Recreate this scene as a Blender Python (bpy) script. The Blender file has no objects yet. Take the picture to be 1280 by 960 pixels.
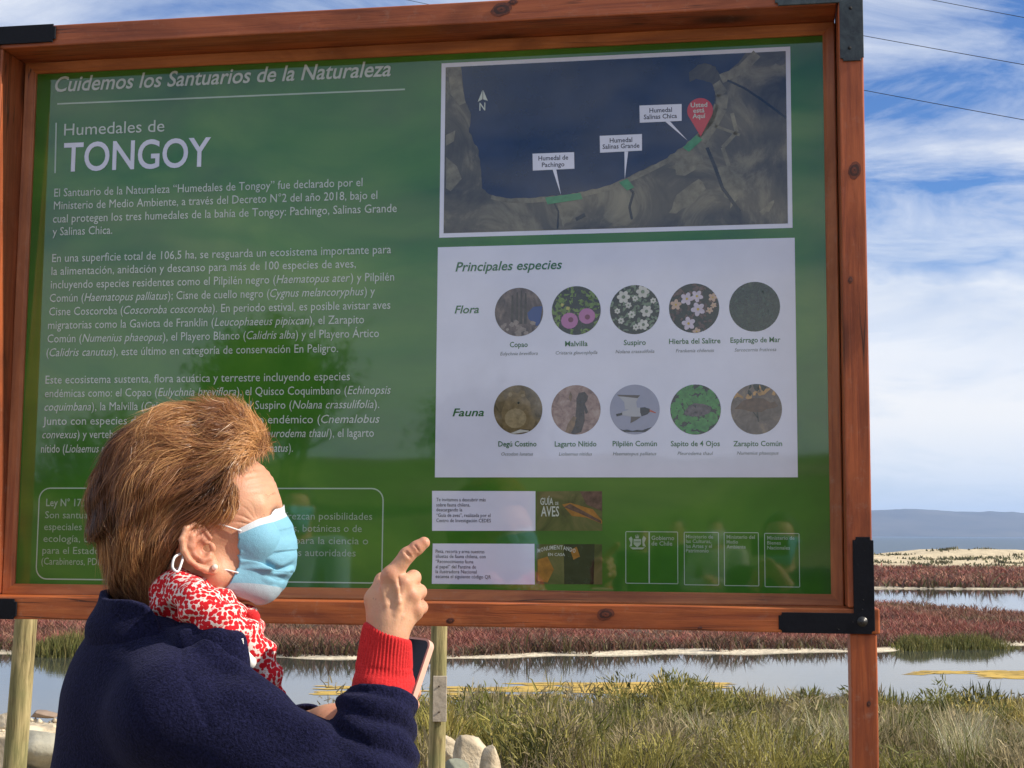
import bpy, bmesh, math, random
import numpy as np
from mathutils import Vector, Matrix
rng = np.random.default_rng(7)
random.seed(7)
S = bpy.context.scene
COL = S.collection

# ------------------------------------------------------------------ camera
EYE = 1.45
F, PITCH, ROLL = 1850.0, .100692, .0064304
_cp, _sp = math.cos(PITCH), math.sin(PITCH)
FW = np.array([0, _cp, _sp]); _up = np.array([0, -_sp, _cp]); _rt = np.array([1., 0, 0])
RT = _rt*math.cos(ROLL) + _up*math.sin(ROLL)
UP = -_rt*math.sin(ROLL) + _up*math.cos(ROLL)
cam_data = bpy.data.cameras.new('camera')
cam = bpy.data.objects.new('camera', cam_data); COL.objects.link(cam)
cam_data.sensor_width = 36; cam_data.lens = 36*F/1280
cam_data.clip_start = 0.02; cam_data.clip_end = 30000
M = Matrix(((RT[0], UP[0], -FW[0], 0), (RT[1], UP[1], -FW[1], 0), (RT[2], UP[2], -FW[2], EYE), (0, 0, 0, 1)))
cam.matrix_world = M
S.camera = cam
S.view_settings.view_transform = 'Standard'; S.view_settings.look = 'None'
S.view_settings.exposure = 0.28; S.view_settings.gamma = 1
S.cycles.max_bounces = 8; S.cycles.transparent_max_bounces = 12
S.cycles.volume_bounces = 1

# ------------------------------------------------------------------ sun and sky
SUN_EL, SUN_AZ = math.radians(36), math.radians(103)      # azimuth clockwise from the view direction (+Y)
sd = Vector((math.cos(SUN_EL)*math.sin(SUN_AZ), math.cos(SUN_EL)*math.cos(SUN_AZ), math.sin(SUN_EL)))
sl = bpy.data.lights.new('sun', 'SUN'); sl.energy = 5.0; sl.angle = math.radians(.5); sl.color = (1, .90, .75)
so = bpy.data.objects.new('sun', sl); COL.objects.link(so)
so.rotation_euler = (-sd).to_track_quat('-Z', 'Y').to_euler()
W = bpy.data.worlds.new('World'); S.world = W; W.use_nodes = True
nt = W.node_tree; nt.nodes.clear()
def N(tree, t, **kw):
    n = tree.nodes.new(t)
    for k, v in kw.items():
        if k in n.inputs.keys() if isinstance(k, str) else False: n.inputs[k].default_value = v
        else: setattr(n, k, v)
    return n
def L(tree, a, b): tree.links.new(a, b)
def math_node(tree, op, a, b=None, c=None, clamp=False):
    n = tree.nodes.new('ShaderNodeMath'); n.operation = op; n.use_clamp = clamp
    for i, v in enumerate((a, b, c)):
        if v is None: continue
        if hasattr(v, 'is_output'): tree.links.new(v, n.inputs[i])
        else: n.inputs[i].default_value = v
    return n.outputs[0]
def noise_node(tree, vec, scale, detail=4, rough=.5, dist=0, dim='3D'):
    n = tree.nodes.new('ShaderNodeTexNoise'); n.noise_dimensions = dim
    n.inputs['Scale'].default_value = scale; n.inputs['Detail'].default_value = detail
    n.inputs['Roughness'].default_value = rough; n.inputs['Distortion'].default_value = dist
    if vec is not None: tree.links.new(vec, n.inputs['Vector'])
    return n.outputs[0]
def ramp_node(tree, fac, stops, interp='LINEAR'):
    n = tree.nodes.new('ShaderNodeValToRGB'); n.color_ramp.interpolation = interp
    e = n.color_ramp.elements
    while len(e) < len(stops): e.new(.5)
    for k, (p, c) in enumerate(stops):
        e[k].position = p; e[k].color = (c, c, c, 1) if isinstance(c, (int, float)) else (*c, 1)
    tree.links.new(fac, n.inputs[0]); return n.outputs[0]
def mix_node(tree, fac, a, b, blend='MIX'):
    n = tree.nodes.new('ShaderNodeMix'); n.data_type = 'RGBA'; n.blend_type = blend
    for s, v in ((n.inputs[0], fac), (n.inputs[6], a), (n.inputs[7], b)):
        if hasattr(v, 'is_output'): tree.links.new(v, s)
        elif isinstance(v, (int, float)): s.default_value = v
        else: s.default_value = (*v, 1)
    return n.outputs[2]
def mapping_node(tree, vec, scale=(1, 1, 1), rot=(0, 0, 0), loc=(0, 0, 0)):
    n = tree.nodes.new('ShaderNodeMapping'); tree.links.new(vec, n.inputs[0])
    n.inputs['Location'].default_value = loc; n.inputs['Rotation'].default_value = rot; n.inputs['Scale'].default_value = scale
    return n.outputs[0]
sky = nt.nodes.new('ShaderNodeTexSky'); sky.sky_type = 'NISHITA'; sky.sun_disc = False
sky.sun_elevation = SUN_EL; sky.sun_rotation = SUN_AZ; sky.air_density = 1.0; sky.dust_density = .4; sky.ozone_density = 3.0
tc = nt.nodes.new('ShaderNodeTexCoord'); vdir = tc.outputs['Generated']
sep = nt.nodes.new('ShaderNodeSeparateXYZ'); L(nt, vdir, sep.inputs[0]); dz = sep.outputs[2]
# high thin cloud, laid out on a plane overhead
den = math_node(nt, 'ADD', math_node(nt, 'MAXIMUM', dz, 0.0), .12)
cx = math_node(nt, 'DIVIDE', sep.outputs[0], den); cy = math_node(nt, 'DIVIDE', sep.outputs[1], den)
cmb = nt.nodes.new('ShaderNodeCombineXYZ'); L(nt, cx, cmb.inputs[0]); L(nt, cy, cmb.inputs[1])
cv = mapping_node(nt, cmb.outputs[0], (1.0, 1.35, 1), (0, 0, math.radians(-25)), (3.1, .4, 0))
n1 = noise_node(nt, cv, 2.2, 8, .62, .55)
n2 = noise_node(nt, cv, .55, 2, .5)
cir = ramp_node(nt, math_node(nt, 'ADD', math_node(nt, 'MULTIPLY', n1, .7), math_node(nt, 'MULTIPLY', n2, .42)), [(.44, 0), (.53, .38), (.68, .9)])
# banked cloud low down
bv = mapping_node(nt, vdir, (1, 1, 2.6), (0, 0, 0), (0.2, 0, 0))
b1 = noise_node(nt, bv, 5.0, 7, .55, .2)
edge = math_node(nt, 'ADD', .205, math_node(nt, 'MULTIPLY', math_node(nt, 'SUBTRACT', b1, .5), .16))
bank = math_node(nt, 'MULTIPLY', math_node(nt, 'SUBTRACT', edge, dz), 45, clamp=True)
mask = math_node(nt, 'MAXIMUM', cir, math_node(nt, 'MULTIPLY', bank, ramp_node(nt, noise_node(nt, mapping_node(nt, vdir, (1, 1, 3.4), (0, 0, 0), (1.2, .3, 0)), 7.0, 7, .6, .5), [(.34, .76), (.52, 1)])))
cbright = ramp_node(nt, noise_node(nt, bv, 3.0, 5, .5), [(.34, (.66, .74, .88)), (.5, (.88, .92, .99)), (.62, (1.0, 1.0, 1.0))])
hz = math_node(nt, 'MULTIPLY', math_node(nt, 'SUBTRACT', .075, dz), 13, clamp=True)
ccol = mix_node(nt, hz, cbright, (.74, .85, .99))
vm = nt.nodes.new('ShaderNodeVectorMath'); vm.operation = 'SCALE'; L(nt, ccol, vm.inputs[0]); vm.inputs[3].default_value = 8.3
skyt = mix_node(nt, 1.0, sky.outputs[0], (.50, .76, 1.14), 'MULTIPLY')
fin = mix_node(nt, mask, skyt, vm.outputs[0])
bg = nt.nodes.new('ShaderNodeBackground'); bg.inputs[1].default_value = .1; L(nt, fin, bg.inputs[0])
wo = nt.nodes.new('ShaderNodeOutputWorld'); L(nt, bg.outputs[0], wo.inputs[0])

# ------------------------------------------------------------------ helpers
def tag(o, label=None, cat=None, group=None, kind=None):
    if label: o['label'] = label
    if cat: o['category'] = cat
    if group: o['group'] = group
    if kind: o['kind'] = kind
    return o
def empty(name, loc=(0, 0, 0), rot=(0, 0, 0)):
    o = bpy.data.objects.new(name, None); COL.objects.link(o)
    o.location = loc; o.rotation_euler = rot; o.empty_display_size = .1
    return o
def link(name, me, parent=None, mats=None, smooth=False):
    if mats is not None:
        for m in (mats if isinstance(mats, (list, tuple)) else [mats]): me.materials.append(m)
    if smooth: me.shade_smooth()
    o = bpy.data.objects.new(name, me); COL.objects.link(o)
    if parent is not None: o.parent = parent
    return o
def mesh_np(name, V, faces=None, tris=None, quads=None):
    """fast mesh from numpy arrays"""
    me = bpy.data.meshes.new(name)
    V = np.asarray(V, dtype=np.float32)
    if faces is not None:
        me.from_pydata([tuple(map(float, v)) for v in V], [], faces); me.update(); return me
    loops = []; starts = []; tot = 0
    parts = []
    if quads is not None and len(quads): parts.append((np.asarray(quads, dtype=np.int32), 4))
    if tris is not None and len(tris): parts.append((np.asarray(tris, dtype=np.int32), 3))
    me.vertices.add(len(V)); me.vertices.foreach_set('co', V.ravel())
    nl = sum(a.size for a, k in parts); nf = sum(len(a) for a, k in parts)
    me.loops.add(nl); me.loops.foreach_set('vertex_index', np.concatenate([a.ravel() for a, k in parts]))
    me.polygons.add(nf)
    st = []; off = 0
    for a, k in parts:
        st.append(off + np.arange(len(a))*k); off += a.size
    me.polygons.foreach_set('loop_start', np.concatenate(st).astype(np.int32))
    me.update(calc_edges=True)
    return me
def set_color(me, cols, name='tint'):
    a = me.color_attributes.new(name, 'FLOAT_COLOR', 'POINT')
    c = np.ones((len(me.vertices), 4), dtype=np.float32); c[:, :3] = cols
    a.data.foreach_set('color', c.ravel())
_mats = {}
def new_mat(name):
    m = bpy.data.materials.new(name); m.use_nodes = True
    t = m.node_tree; b = t.nodes['Principled BSDF']
    return m, t, b
def obj_coord(t, kind='Object'):
    n = t.nodes.new('ShaderNodeTexCoord'); return n.outputs[kind]
def add_bump(t, b, h, dist, strength=1.0):
    n = t.nodes.new('ShaderNodeBump'); n.inputs['Distance'].default_value = dist; n.inputs['Strength'].default_value = strength
    L(t, h, n.inputs['Height']); L(t, n.outputs[0], b.inputs['Normal']); return n
def simple_mat(name, color, rough=.6, var=.15, scale=20, bump=0, metallic=0, ior=1.5, kind='Object'):
    m, t, b = new_mat(name)
    co = obj_coord(t, kind); n = noise_node(t, co, scale, 5, .6)
    c = Vector(color)
    L(t, ramp_node(t, n, [(.3, tuple(c*(1-var))), (.7, tuple(c*(1+var)))]), b.inputs['Base Color'])
    b.inputs['Roughness'].default_value = rough; b.inputs['Metallic'].default_value = metallic; b.inputs['IOR'].default_value = ior
    if bump: add_bump(t, b, n, bump)
    return m
def box_mesh(x0, x1, y0, y1, z0, z1, bevel=.002, seg=2):
    bm = bmesh.new(); bmesh.ops.create_cube(bm, size=1)
    for v in bm.verts:
        v.co = ((x0+x1)/2 + v.co.x*(x1-x0), (y0+y1)/2 + v.co.y*(y1-y0), (z0+z1)/2 + v.co.z*(z1-z0))
    if bevel: bmesh.ops.bevel(bm, geom=bm.edges[:], offset=bevel, segments=seg, affect='EDGES', profile=.5)
    me = bpy.data.meshes.new('m'); bm.to_mesh(me); bm.free(); return me
def tube_np(pts, radii, n=8, cap=True):
    """tube along pts; returns V, quads, tris"""
    pts = np.asarray(pts, float); radii = np.broadcast_to(np.asarray(radii, float), (len(pts),))
    T = np.gradient(pts, axis=0); T /= np.linalg.norm(T, axis=1)[:, None] + 1e-12
    ref = np.array([0, 0, 1.]) if abs(T[0][2]) < .9 else np.array([1., 0, 0])
    V = []; a = np.cross(ref, T[0]); a /= np.linalg.norm(a)
    for p, t, r in zip(pts, T, radii):
        a = a - t*(a@t); a /= np.linalg.norm(a) + 1e-12; b = np.cross(t, a)
        th = np.linspace(0, 2*np.pi, n, endpoint=False)
        V.append(p + r*(np.cos(th)[:, None]*a + np.sin(th)[:, None]*b))
    V = np.concatenate(V); Q = []
    m = len(pts)
    i = np.arange(m-1)[:, None]*n; j = np.arange(n)[None]; j2 = (j+1) % n
    Q = np.stack([i+j, i+j2, i+n+j2, i+n+j], -1).reshape(-1, 4)
    T3 = []
    if cap:
        c0, c1 = len(V), len(V)+1; V = np.concatenate([V, pts[:1], pts[-1:]])
        T3 = [(c0, (k+1) % n, k) for k in range(n)] + [(c1, (m-1)*n+k, (m-1)*n+(k+1) % n) for k in range(n)]
    return V, Q, np.array(T3, dtype=np.int32).reshape(-1, 3)
def join_np(parts):
    Vs, Qs, Ts = [], [], []; o = 0
    for V, Q, T in parts:
        Vs.append(V)
        if len(Q): Qs.append(np.asarray(Q)+o)
        if len(T): Ts.append(np.asarray(T)+o)
        o += len(V)
    return np.concatenate(Vs), (np.concatenate(Qs) if Qs else None), (np.concatenate(Ts) if Ts else None)
# value noise in numpy
def _hash(i, j, k, s):
    h = (i*374761393 + j*668265263 + k*2147483647 + s*1274126177) & 0xffffffff
    h = ((h ^ (h >> 13))*1274126177) & 0xffffffff
    h = h ^ (h >> 16)
    return (h & 0xffff)/65535.0
def vnoise(x, y, z=0.0, seed=0):
    x, y, z = np.broadcast_arrays(np.asarray(x, np.float64), np.asarray(y, np.float64), np.asarray(z, np.float64))
    i, j, k = np.floor(x).astype(np.int64), np.floor(y).astype(np.int64), np.floor(z).astype(np.int64)
    fx, fy, fz = x-i, y-j, z-k
    fx, fy, fz = fx*fx*(3-2*fx), fy*fy*(3-2*fy), fz*fz*(3-2*fz)
    r = 0
    for a in (0, 1):
        for b in (0, 1):
            for c in (0, 1):
                w = (fx if a else 1-fx)*(fy if b else 1-fy)*(fz if c else 1-fz)
                r = r + w*_hash(i+a, j+b, k+c, seed)
    return r
def fbm(x, y, z=0.0, seed=0, oct=4):
    r = 0; a = .5; t = 0
    x = np.asarray(x, float); y = np.asarray(y, float); z = np.asarray(z, float)
    for o in range(oct):
        r = r + a*vnoise(x*2**o, y*2**o, z*2**o, seed+o); t += a; a *= .5
    return r/t
def sstep(x, a, b):
    t = np.clip((x-a)/(b-a), 0, 1); return t*t*(3-2*t)
# signed distance tools
def smin(a, b, k):
    h = np.maximum(k-np.abs(a-b), 0)/k; return np.minimum(a, b)-h*h*k*.25
def smax(a, b, k): return -smin(-a, -b, k)
def cap(P, a, b, r1, r2=None):
    r2 = r1 if r2 is None else r2
    a = np.asarray(a, float); ab = np.asarray(b, float)-a
    q = P-a; t = np.clip((q@ab)/(ab@ab), 0, 1)
    return np.linalg.norm(q-t[..., None]*ab, axis=-1)-(r1+(r2-r1)*t)
def ell(P, c, r, rot=None):
    q = P-np.asarray(c, float)
    if rot is not None: q = q@np.asarray(rot)
    r = np.asarray(r, float)
    k0 = np.linalg.norm(q/r, axis=-1); k1 = np.linalg.norm(q/(r*r), axis=-1)
    return k0*(k0-1)/(k1+1e-9)
def surface_net(fn, lo, hi, h):
    lo = np.asarray(lo, float); hi = np.asarray(hi, float)
    n = np.ceil((hi-lo)/h).astype(int)+1
    ax = [lo[i]+h*np.arange(n[i]) for i in range(3)]
    B_ = 4; nb = (n+B_-1)//B_                                # coarse pass, then only the cells near the surface
    cax = [lo[i]+h*B_*np.arange(nb[i]+1) for i in range(3)]
    CD = np.empty([len(a) for a in cax], dtype=np.float32)
    for i in range(0, len(cax[0]), 8): CD[i:i+8] = fn(np.stack(np.meshgrid(cax[0][i:i+8], cax[1], cax[2], indexing='ij'), -1))
    mn = np.full(nb, 1e9, dtype=np.float32)
    for a in (0, 1):
        for b in (0, 1):
            for c_ in (0, 1): mn = np.minimum(mn, np.abs(CD[a:nb[0]+a, b:nb[1]+b, c_:nb[2]+c_]))
    rep = lambda A: A.repeat(B_, 0).repeat(B_, 1).repeat(B_, 2)[:n[0], :n[1], :n[2]]
    D = rep(np.where(CD[:-1, :-1, :-1] < 0, -1., 1.).astype(np.float32)).copy()
    I_ = np.argwhere(rep(mn < h*B_*1.15+.004))
    for i in range(0, len(I_), 400000):
        j_ = I_[i:i+400000]; D[tuple(j_.T)] = fn(lo+j_*h)
    s = D < 0
    c = np.zeros(n-1, dtype=np.int8)
    for a in (0, 1):
        for b in (0, 1):
            for d in (0, 1): c += s[a:n[0]-1+a, b:n[1]-1+b, d:n[2]-1+d]
    act = (c > 0) & (c < 8)
    idx = -np.ones(n-1, dtype=np.int64); I = np.argwhere(act); idx[act] = np.arange(len(I))
    acc = np.zeros((len(I), 3)); cnt = np.zeros(len(I))
    cr = [(a, b, d) for a in (0, 1) for b in (0, 1) for d in (0, 1)]
    for p in cr:
        for ax_ in range(3):
            if p[ax_] == 1: continue
            q = list(p); q[ax_] = 1
            d0 = D[I[:, 0]+p[0], I[:, 1]+p[1], I[:, 2]+p[2]]; d1 = D[I[:, 0]+q[0], I[:, 1]+q[1], I[:, 2]+q[2]]
            m = (d0 < 0) != (d1 < 0)
            t = np.where(m, d0/(d0-d1+1e-12), 0)
            pt = np.repeat(np.array(p, float)[None], len(I), 0); pt[:, ax_] += t
            acc += np.where(m[:, None], pt, 0); cnt += m
    V = lo+(I+acc/cnt[:, None])*h
    Q = []
    for ax_ in range(3):
        o1, o2 = [(1, 2), (2, 0), (0, 1)][ax_]
        sl0 = [slice(None)]*3; sl1 = [slice(None)]*3
        sl0[ax_] = slice(0, n[ax_]-1); sl1[ax_] = slice(1, n[ax_])
        a, b = s[tuple(sl0)], s[tuple(sl1)]
        E = np.argwhere(a != b)
        E = E[(E[:, o1] > 0) & (E[:, o2] > 0) & (E[:, o1] < n[o1]-1) & (E[:, o2] < n[o2]-1)]
        flip = a[tuple(E.T)]
        def g(d1, d2):
            e = E.copy(); e[:, o1] -= d1; e[:, o2] -= d2; return idx[tuple(e.T)]
        q = np.stack([g(1, 1), g(0, 1), g(0, 0), g(1, 0)], -1)
        q[~flip] = q[~flip][:, ::-1]
        Q.append(q)
    return V, np.concatenate(Q)
def grad(fn, P, e=.0008):
    g = np.stack([fn(P+np.array(d)*e)-fn(P-np.array(d)*e) for d in ((1, 0, 0), (0, 1, 0), (0, 0, 1))], -1)
    return g/(np.linalg.norm(g, axis=-1, keepdims=True)+1e-9)
def PX(px, py, d):
    """world point at forward distance d (world y) seen at a measured photo position"""
    r = FW+RT*(px-640)/F+UP*(480-py)/F
    return np.array([0, 0, EYE])+r*(d/r[1])
# ------------------------------------------------------------------ ground
WATER_Z = -1.15
def shore_near(x): return np.where(x < -1.75, 12.6+.3*np.sin(x*1.3), 22.3+.6*np.sin(x*.5)+.4*np.sin(x*1.7+1))
def shore_far(x): return 30.6+.35*np.maximum(x, 0)-.1*np.minimum(x, 0)*0+.35*np.sin(x*.55+.4)+.15*np.sin(x*2.1)
def ch2_near(x): return 58.5-2.7*np.clip(x-14.4, -3, 4)+.4*np.sin(x*.4)
def ch2_far(x): return 74+.5*np.sin(x*.23)
def ground_z(x, y):
    x = np.asarray(x, float); y = np.asarray(y, float)
    n = fbm(x*.6, y*.6, 0, 3)-.5; nf = fbm(x*3.1, y*3.1, 0, 9)-.5
    z = np.where(y < 8, .06*n+.02*nf, 0)
    # slope from the path down to the lagoon
    right = -1.05*sstep(y, 7.5, 20)
    left = -.35*sstep(y, 11.6, 13.2)
    w = sstep(x, -2.1, -1.5)
    z = np.where(y >= 7.5, right*w+left*(1-w)+.10*n+.03*nf, z)
    sn, sf = shore_near(x), shore_far(x)
    bed = -.75
    z = z+(bed+WATER_Z*.0-z-.75)*sstep(y, sn-.6, sn+1.2)
    z = np.where(y > sn+1.2, -1.5, z)
    m1 = -1.09+.07*n+.03*nf
    t = sstep(y, sf-.5, sf+1.4); z = np.where(y > sf-.5, -1.35+(m1+1.35)*t, z)
    c0, c1 = ch2_near(x), ch2_far(x)
    inn = sstep(y, c0-1, c0+.5)*(1-sstep(y, c1-.5, c1+1))
    z = np.where(y > c0-1.5, (1-inn)*(m1+.02)+inn*-1.5, z)
    # dunes
    dn = fbm(x*.09, y*.12, 0, 21, 5); dn2 = fbm(x*.5, y*.5, 0, 25, 3)
    d = sstep(y, 118, 138)*(1-sstep(y, 146, 160))
    z = np.where(y > 110, z+d*(-.02+1.65*dn+.35*(dn2-.5)), z)
    z = np.where(y > 150, z-2.2*sstep(y, 150, 165), z)
    # rising ground behind the viewer
    hb = sstep(-y, 16, 90)*(5.5+4*fbm(x*.03, y*.03, 0, 31))
    z = np.where(y < -14, z+hb, z)
    return z
def axis_pts(segs):
    return np.unique(np.concatenate([np.arange(a, b, s) for a, b, s in segs]))
gx = axis_pts([(-9000, -900, 900), (-900, -100, 50), (-100, -30, 4), (-30, -10, .6), (-10, 12, .22), (12, 36, .6), (36, 100, 4), (100, 900, 50), (900, 9001, 900)])
gy = axis_pts([(-4500, -400, 400), (-400, -90, 20), (-90, -15, 3), (-15, 5, .5), (5, 24, .16), (24, 36, .16), (36, 78, .6), (78, 112, 1.5), (112, 165, .5), (165, 400, 20), (400, 9001, 860)])
X, Y = np.meshgrid(gx, gy, indexing='ij')
Z = ground_z(X, Y)
nx, ny = X.shape
ii = np.arange(nx*ny).reshape(nx, ny)
quads = np.stack([ii[:-1, :-1], ii[1:, :-1], ii[1:, 1:], ii[:-1, 1:]], -1).reshape(-1, 4)
me = mesh_np('ground', np.stack([X, Y, Z], -1).reshape(-1, 3), quads=quads)
# what the ground is made of: sand, salt crust, mud, marsh soil
soil = np.array([.30, .24, .155]); sand = np.array([.62, .52, .36]); crust = np.array([.66, .58, .44]); mud = np.array([.13, .10, .06]); marsh = np.array([.12, .075, .05]); olive = np.array([.15, .14, .07])
def lerp(a, b, t): return a+(b-a)*t[..., None]
C = np.broadcast_to(soil, X.shape+(3,)).copy()
C = lerp(C, olive*np.ones_like(C), sstep(Y, 9, 12)*sstep(X, -2.0, -1.4)*(1-sstep(Y, 23, 24)))
C = lerp(C, sand*np.ones_like(C), (1-sstep(X, -2.1, -1.6))*sstep(Y, 8, 9)*(1-sstep(Y, 14, 15)))
C = lerp(C, mud*np.ones_like(C), sstep(Y, shore_near(X), shore_near(X)+.5))
C = lerp(C, crust*np.ones_like(C), sstep(Y, shore_far(X)+.3, shore_far(X)+.5))
C = lerp(C, marsh*np.ones_like(C), sstep(Y, shore_far(X)+1.15, shore_far(X)+1.3))
C = lerp(C, mud*np.ones_like(C), sstep(Y, ch2_near(X)-.8, ch2_near(X)))
C = lerp(C, crust*.8*np.ones_like(C), sstep(Y, ch2_far(X), ch2_far(X)+.3))
C = lerp(C, marsh*np.ones_like(C), sstep(Y, ch2_far(X)+.9, ch2_far(X)+1.1))
C = lerp(C, np.array([.62, .52, .35])*np.ones_like(C), sstep(Y+6*(fbm(X*.2, Y*.2, 0, 5)-.5), 119, 124))
C = lerp(C, np.array([.17, .19, .07])*np.ones_like(C), sstep(-Y, 14, 24)*sstep(fbm(X*.07, Y*.1, 0, 8), .3, .55))
set_color(me, C.reshape(-1, 3))
m, t, b = new_mat('ground_soil')
at = t.nodes.new('ShaderNodeAttribute'); at.attribute_name = 'tint'
oc = obj_coord(t); gn = noise_node(t, oc, 9, 8, .65); gn2 = noise_node(t, oc, .8, 5, .6)
gm = mix_node(t, 1.0, at.outputs['Color'], ramp_node(t, gn, [(.3, .6), (.7, 1.3)]), 'MULTIPLY')
gm = mix_node(t, 1.0, gm, ramp_node(t, gn2, [(.3, .75), (.7, 1.15)]), 'MULTIPLY')
L(t, gm, b.inputs['Base Color']); b.inputs['Roughness'].default_value = .95; b.inputs['Specular IOR Level'].default_value = .15
add_bump(t, b, gn, .05)
ground = link('ground', me, None, m, True); tag(ground, kind='structure')

# ------------------------------------------------------------------ water
def water_mat(name, col, ripple, rough):
    m, t, b = new_mat(name)
    oc = obj_coord(t); mp = mapping_node(t, oc, (1, 2.2, 1))
    n = noise_node(t, mp, ripple, 4, .55)
    b.inputs['Base Color'].default_value = (*col, 1); b.inputs['Roughness'].default_value = rough; b.inputs['IOR'].default_value = 1.33
    add_bump(t, b, n, .0022 if ripple > .5 else .5, .6); return m
wx = np.linspace(-60, 60, 13); wy = np.array([10., 24, 40, 60, 90, 116])
X, Y = np.meshgrid(wx, wy, indexing='ij'); ii = np.arange(X.size).reshape(X.shape)
q = np.stack([ii[:-1, :-1], ii[1:, :-1], ii[1:, 1:], ii[:-1, 1:]], -1).reshape(-1, 4)
water = link('lagoon_water', mesh_np('w', np.stack([X, Y, X*0+WATER_Z], -1).reshape(-1, 3), quads=q), None, water_mat('still_water', (.05, .055, .045), 2.0, .04)); tag(water, kind='structure')
wx = np.array([-9000., -3000, -900, -200, 200, 900, 3000, 9000]); wy = np.array([150., 250, 600, 1500, 4000, 9000])
X, Y = np.meshgrid(wx, wy, indexing='ij'); ii = np.arange(X.size).reshape(X.shape)
q = np.stack([ii[:-1, :-1], ii[1:, :-1], ii[1:, 1:], ii[:-1, 1:]], -1).reshape(-1, 4)
sea = link('sea', mesh_np('w', np.stack([X, Y, X*0-1.4], -1).reshape(-1, 3), quads=q), None, water_mat('sea_water', (.02, .05, .075), .12, .3)); tag(sea, kind='structure')

# far hills across the bay
hx = np.linspace(-5200, 5200, 261); hy = np.linspace(6000, 8600, 27)
X, Y = np.meshgrid(hx, hy, indexing='ij')
prof = 128+38*(fbm(X/1500.+3.3, 0*X, 0, 41, 2)-.5)*2+16*(fbm(X/420., Y/900., 0, 44, 4)-.5)
Zh = -4+prof*sstep(Y, 6000, 7200)*(1-.4*sstep(Y, 7600, 8600))+ (fbm(X/150., Y/200., 0, 47, 4)-.5)*26*sstep(Y, 6000, 6500)
ii = np.arange(X.size).reshape(X.shape)
q = np.stack([ii[:-1, :-1], ii[1:, :-1], ii[1:, 1:], ii[:-1, 1:]], -1).reshape(-1, 4)
hills = link('hills', mesh_np('h', np.stack([X, Y, Zh], -1).reshape(-1, 3), quads=q), None, simple_mat('hill_scrub', (.10, .085, .06), .95, .35, .004), True); tag(hills, kind='structure')

# ------------------------------------------------------------------ air
hz_me = box_mesh(-9200, 9200, -4700, 9200, -7, 190, 0)
m = bpy.data.materials.new('sea_air'); m.use_nodes = True; t = m.node_tree; t.nodes.clear()
pv = t.nodes.new('ShaderNodeVolumePrincipled'); pv.inputs['Color'].default_value = (.46, .66, 1, 1); pv.inputs['Density'].default_value = 1.05e-4; pv.inputs['Anisotropy'].default_value = .2
mo = t.nodes.new('ShaderNodeOutputMaterial'); L(t, pv.outputs[0], mo.inputs['Volume'])
haze = link('haze', hz_me, None, m); tag(haze, kind='stuff')

# ------------------------------------------------------------------ low plants
def leaf_mat(name, trans=.25, rough=.6):
    m, t, b = new_mat(name)
    at = t.nodes.new('ShaderNodeAttribute'); at.attribute_name = 'tint'
    L(t, at.outputs['Color'], b.inputs['Base Color']); b.inputs['Roughness'].default_value = rough; b.inputs['Specular IOR Level'].default_value = .25
    tr = t.nodes.new('ShaderNodeBsdfTranslucent'); L(t, at.outputs['Color'], tr.inputs[0])
    mx = t.nodes.new('ShaderNodeMixShader'); mx.inputs[0].default_value = trans
    out = t.nodes['Material Output']; L(t, b.outputs[0], mx.inputs[1]); L(t, tr.outputs[0], mx.inputs[2]); L(t, mx.outputs[0], out.inputs[0])
    return m
def blades(x, y, h, w, lean, cols, name, mat, z=None, sink=.03):
    n = len(x); z = ground_z(x, y)-sink if z is None else z
    az = rng.uniform(0, 2*np.pi, n); la = rng.uniform(0, 2*np.pi, n)
    d = np.stack([np.cos(az), np.sin(az), 0*az], -1); ld = np.stack([np.cos(la), np.sin(la), 0*la], -1)
    base = np.stack([x, y, z], -1); up = np.array([0, 0, 1.])
    h = h[:, None]; w = w[:, None]; lean = lean[:, None]
    p1 = base+up*h*.5+ld*h*lean*.3; p2 = base+up*h+ld*h*lean
    V = np.stack([base-d*w*.5, base+d*w*.5, p1-d*w*.42, p1+d*w*.42, p2], 1).reshape(-1, 3)
    o = np.arange(n)*5
    Q = np.stack([o, o+1, o+3, o+2], -1); T = np.stack([o+2, o+3, o+4], -1)
    me = mesh_np(name, V, tris=T, quads=Q)
    set_color(me, np.repeat(cols, 5, 0))
    return me
lm = leaf_mat('plant_blades')
def pick(palette, noise, jitter=.18):
    pal = np.array(palette); k = np.clip((noise*len(pal)), 0, len(pal)-1e-3)
    i = k.astype(int); c = pal[i]
    return np.clip(c*(1+rng.normal(0, jitter, len(c)))[:, None]*(1+rng.normal(0, .05, (len(c), 3))), .005, 1)
def scatter(n, y0, y1, xr=.50, x0=None, p=1.0):
    """random spots between two distances, within the wedge the place shows"""
    y = y0+(y1-y0)*rng.uniform(0, 1, n)**p
    x = rng.uniform(-xr, xr, n)*(y+2)
    return x, y
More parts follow.
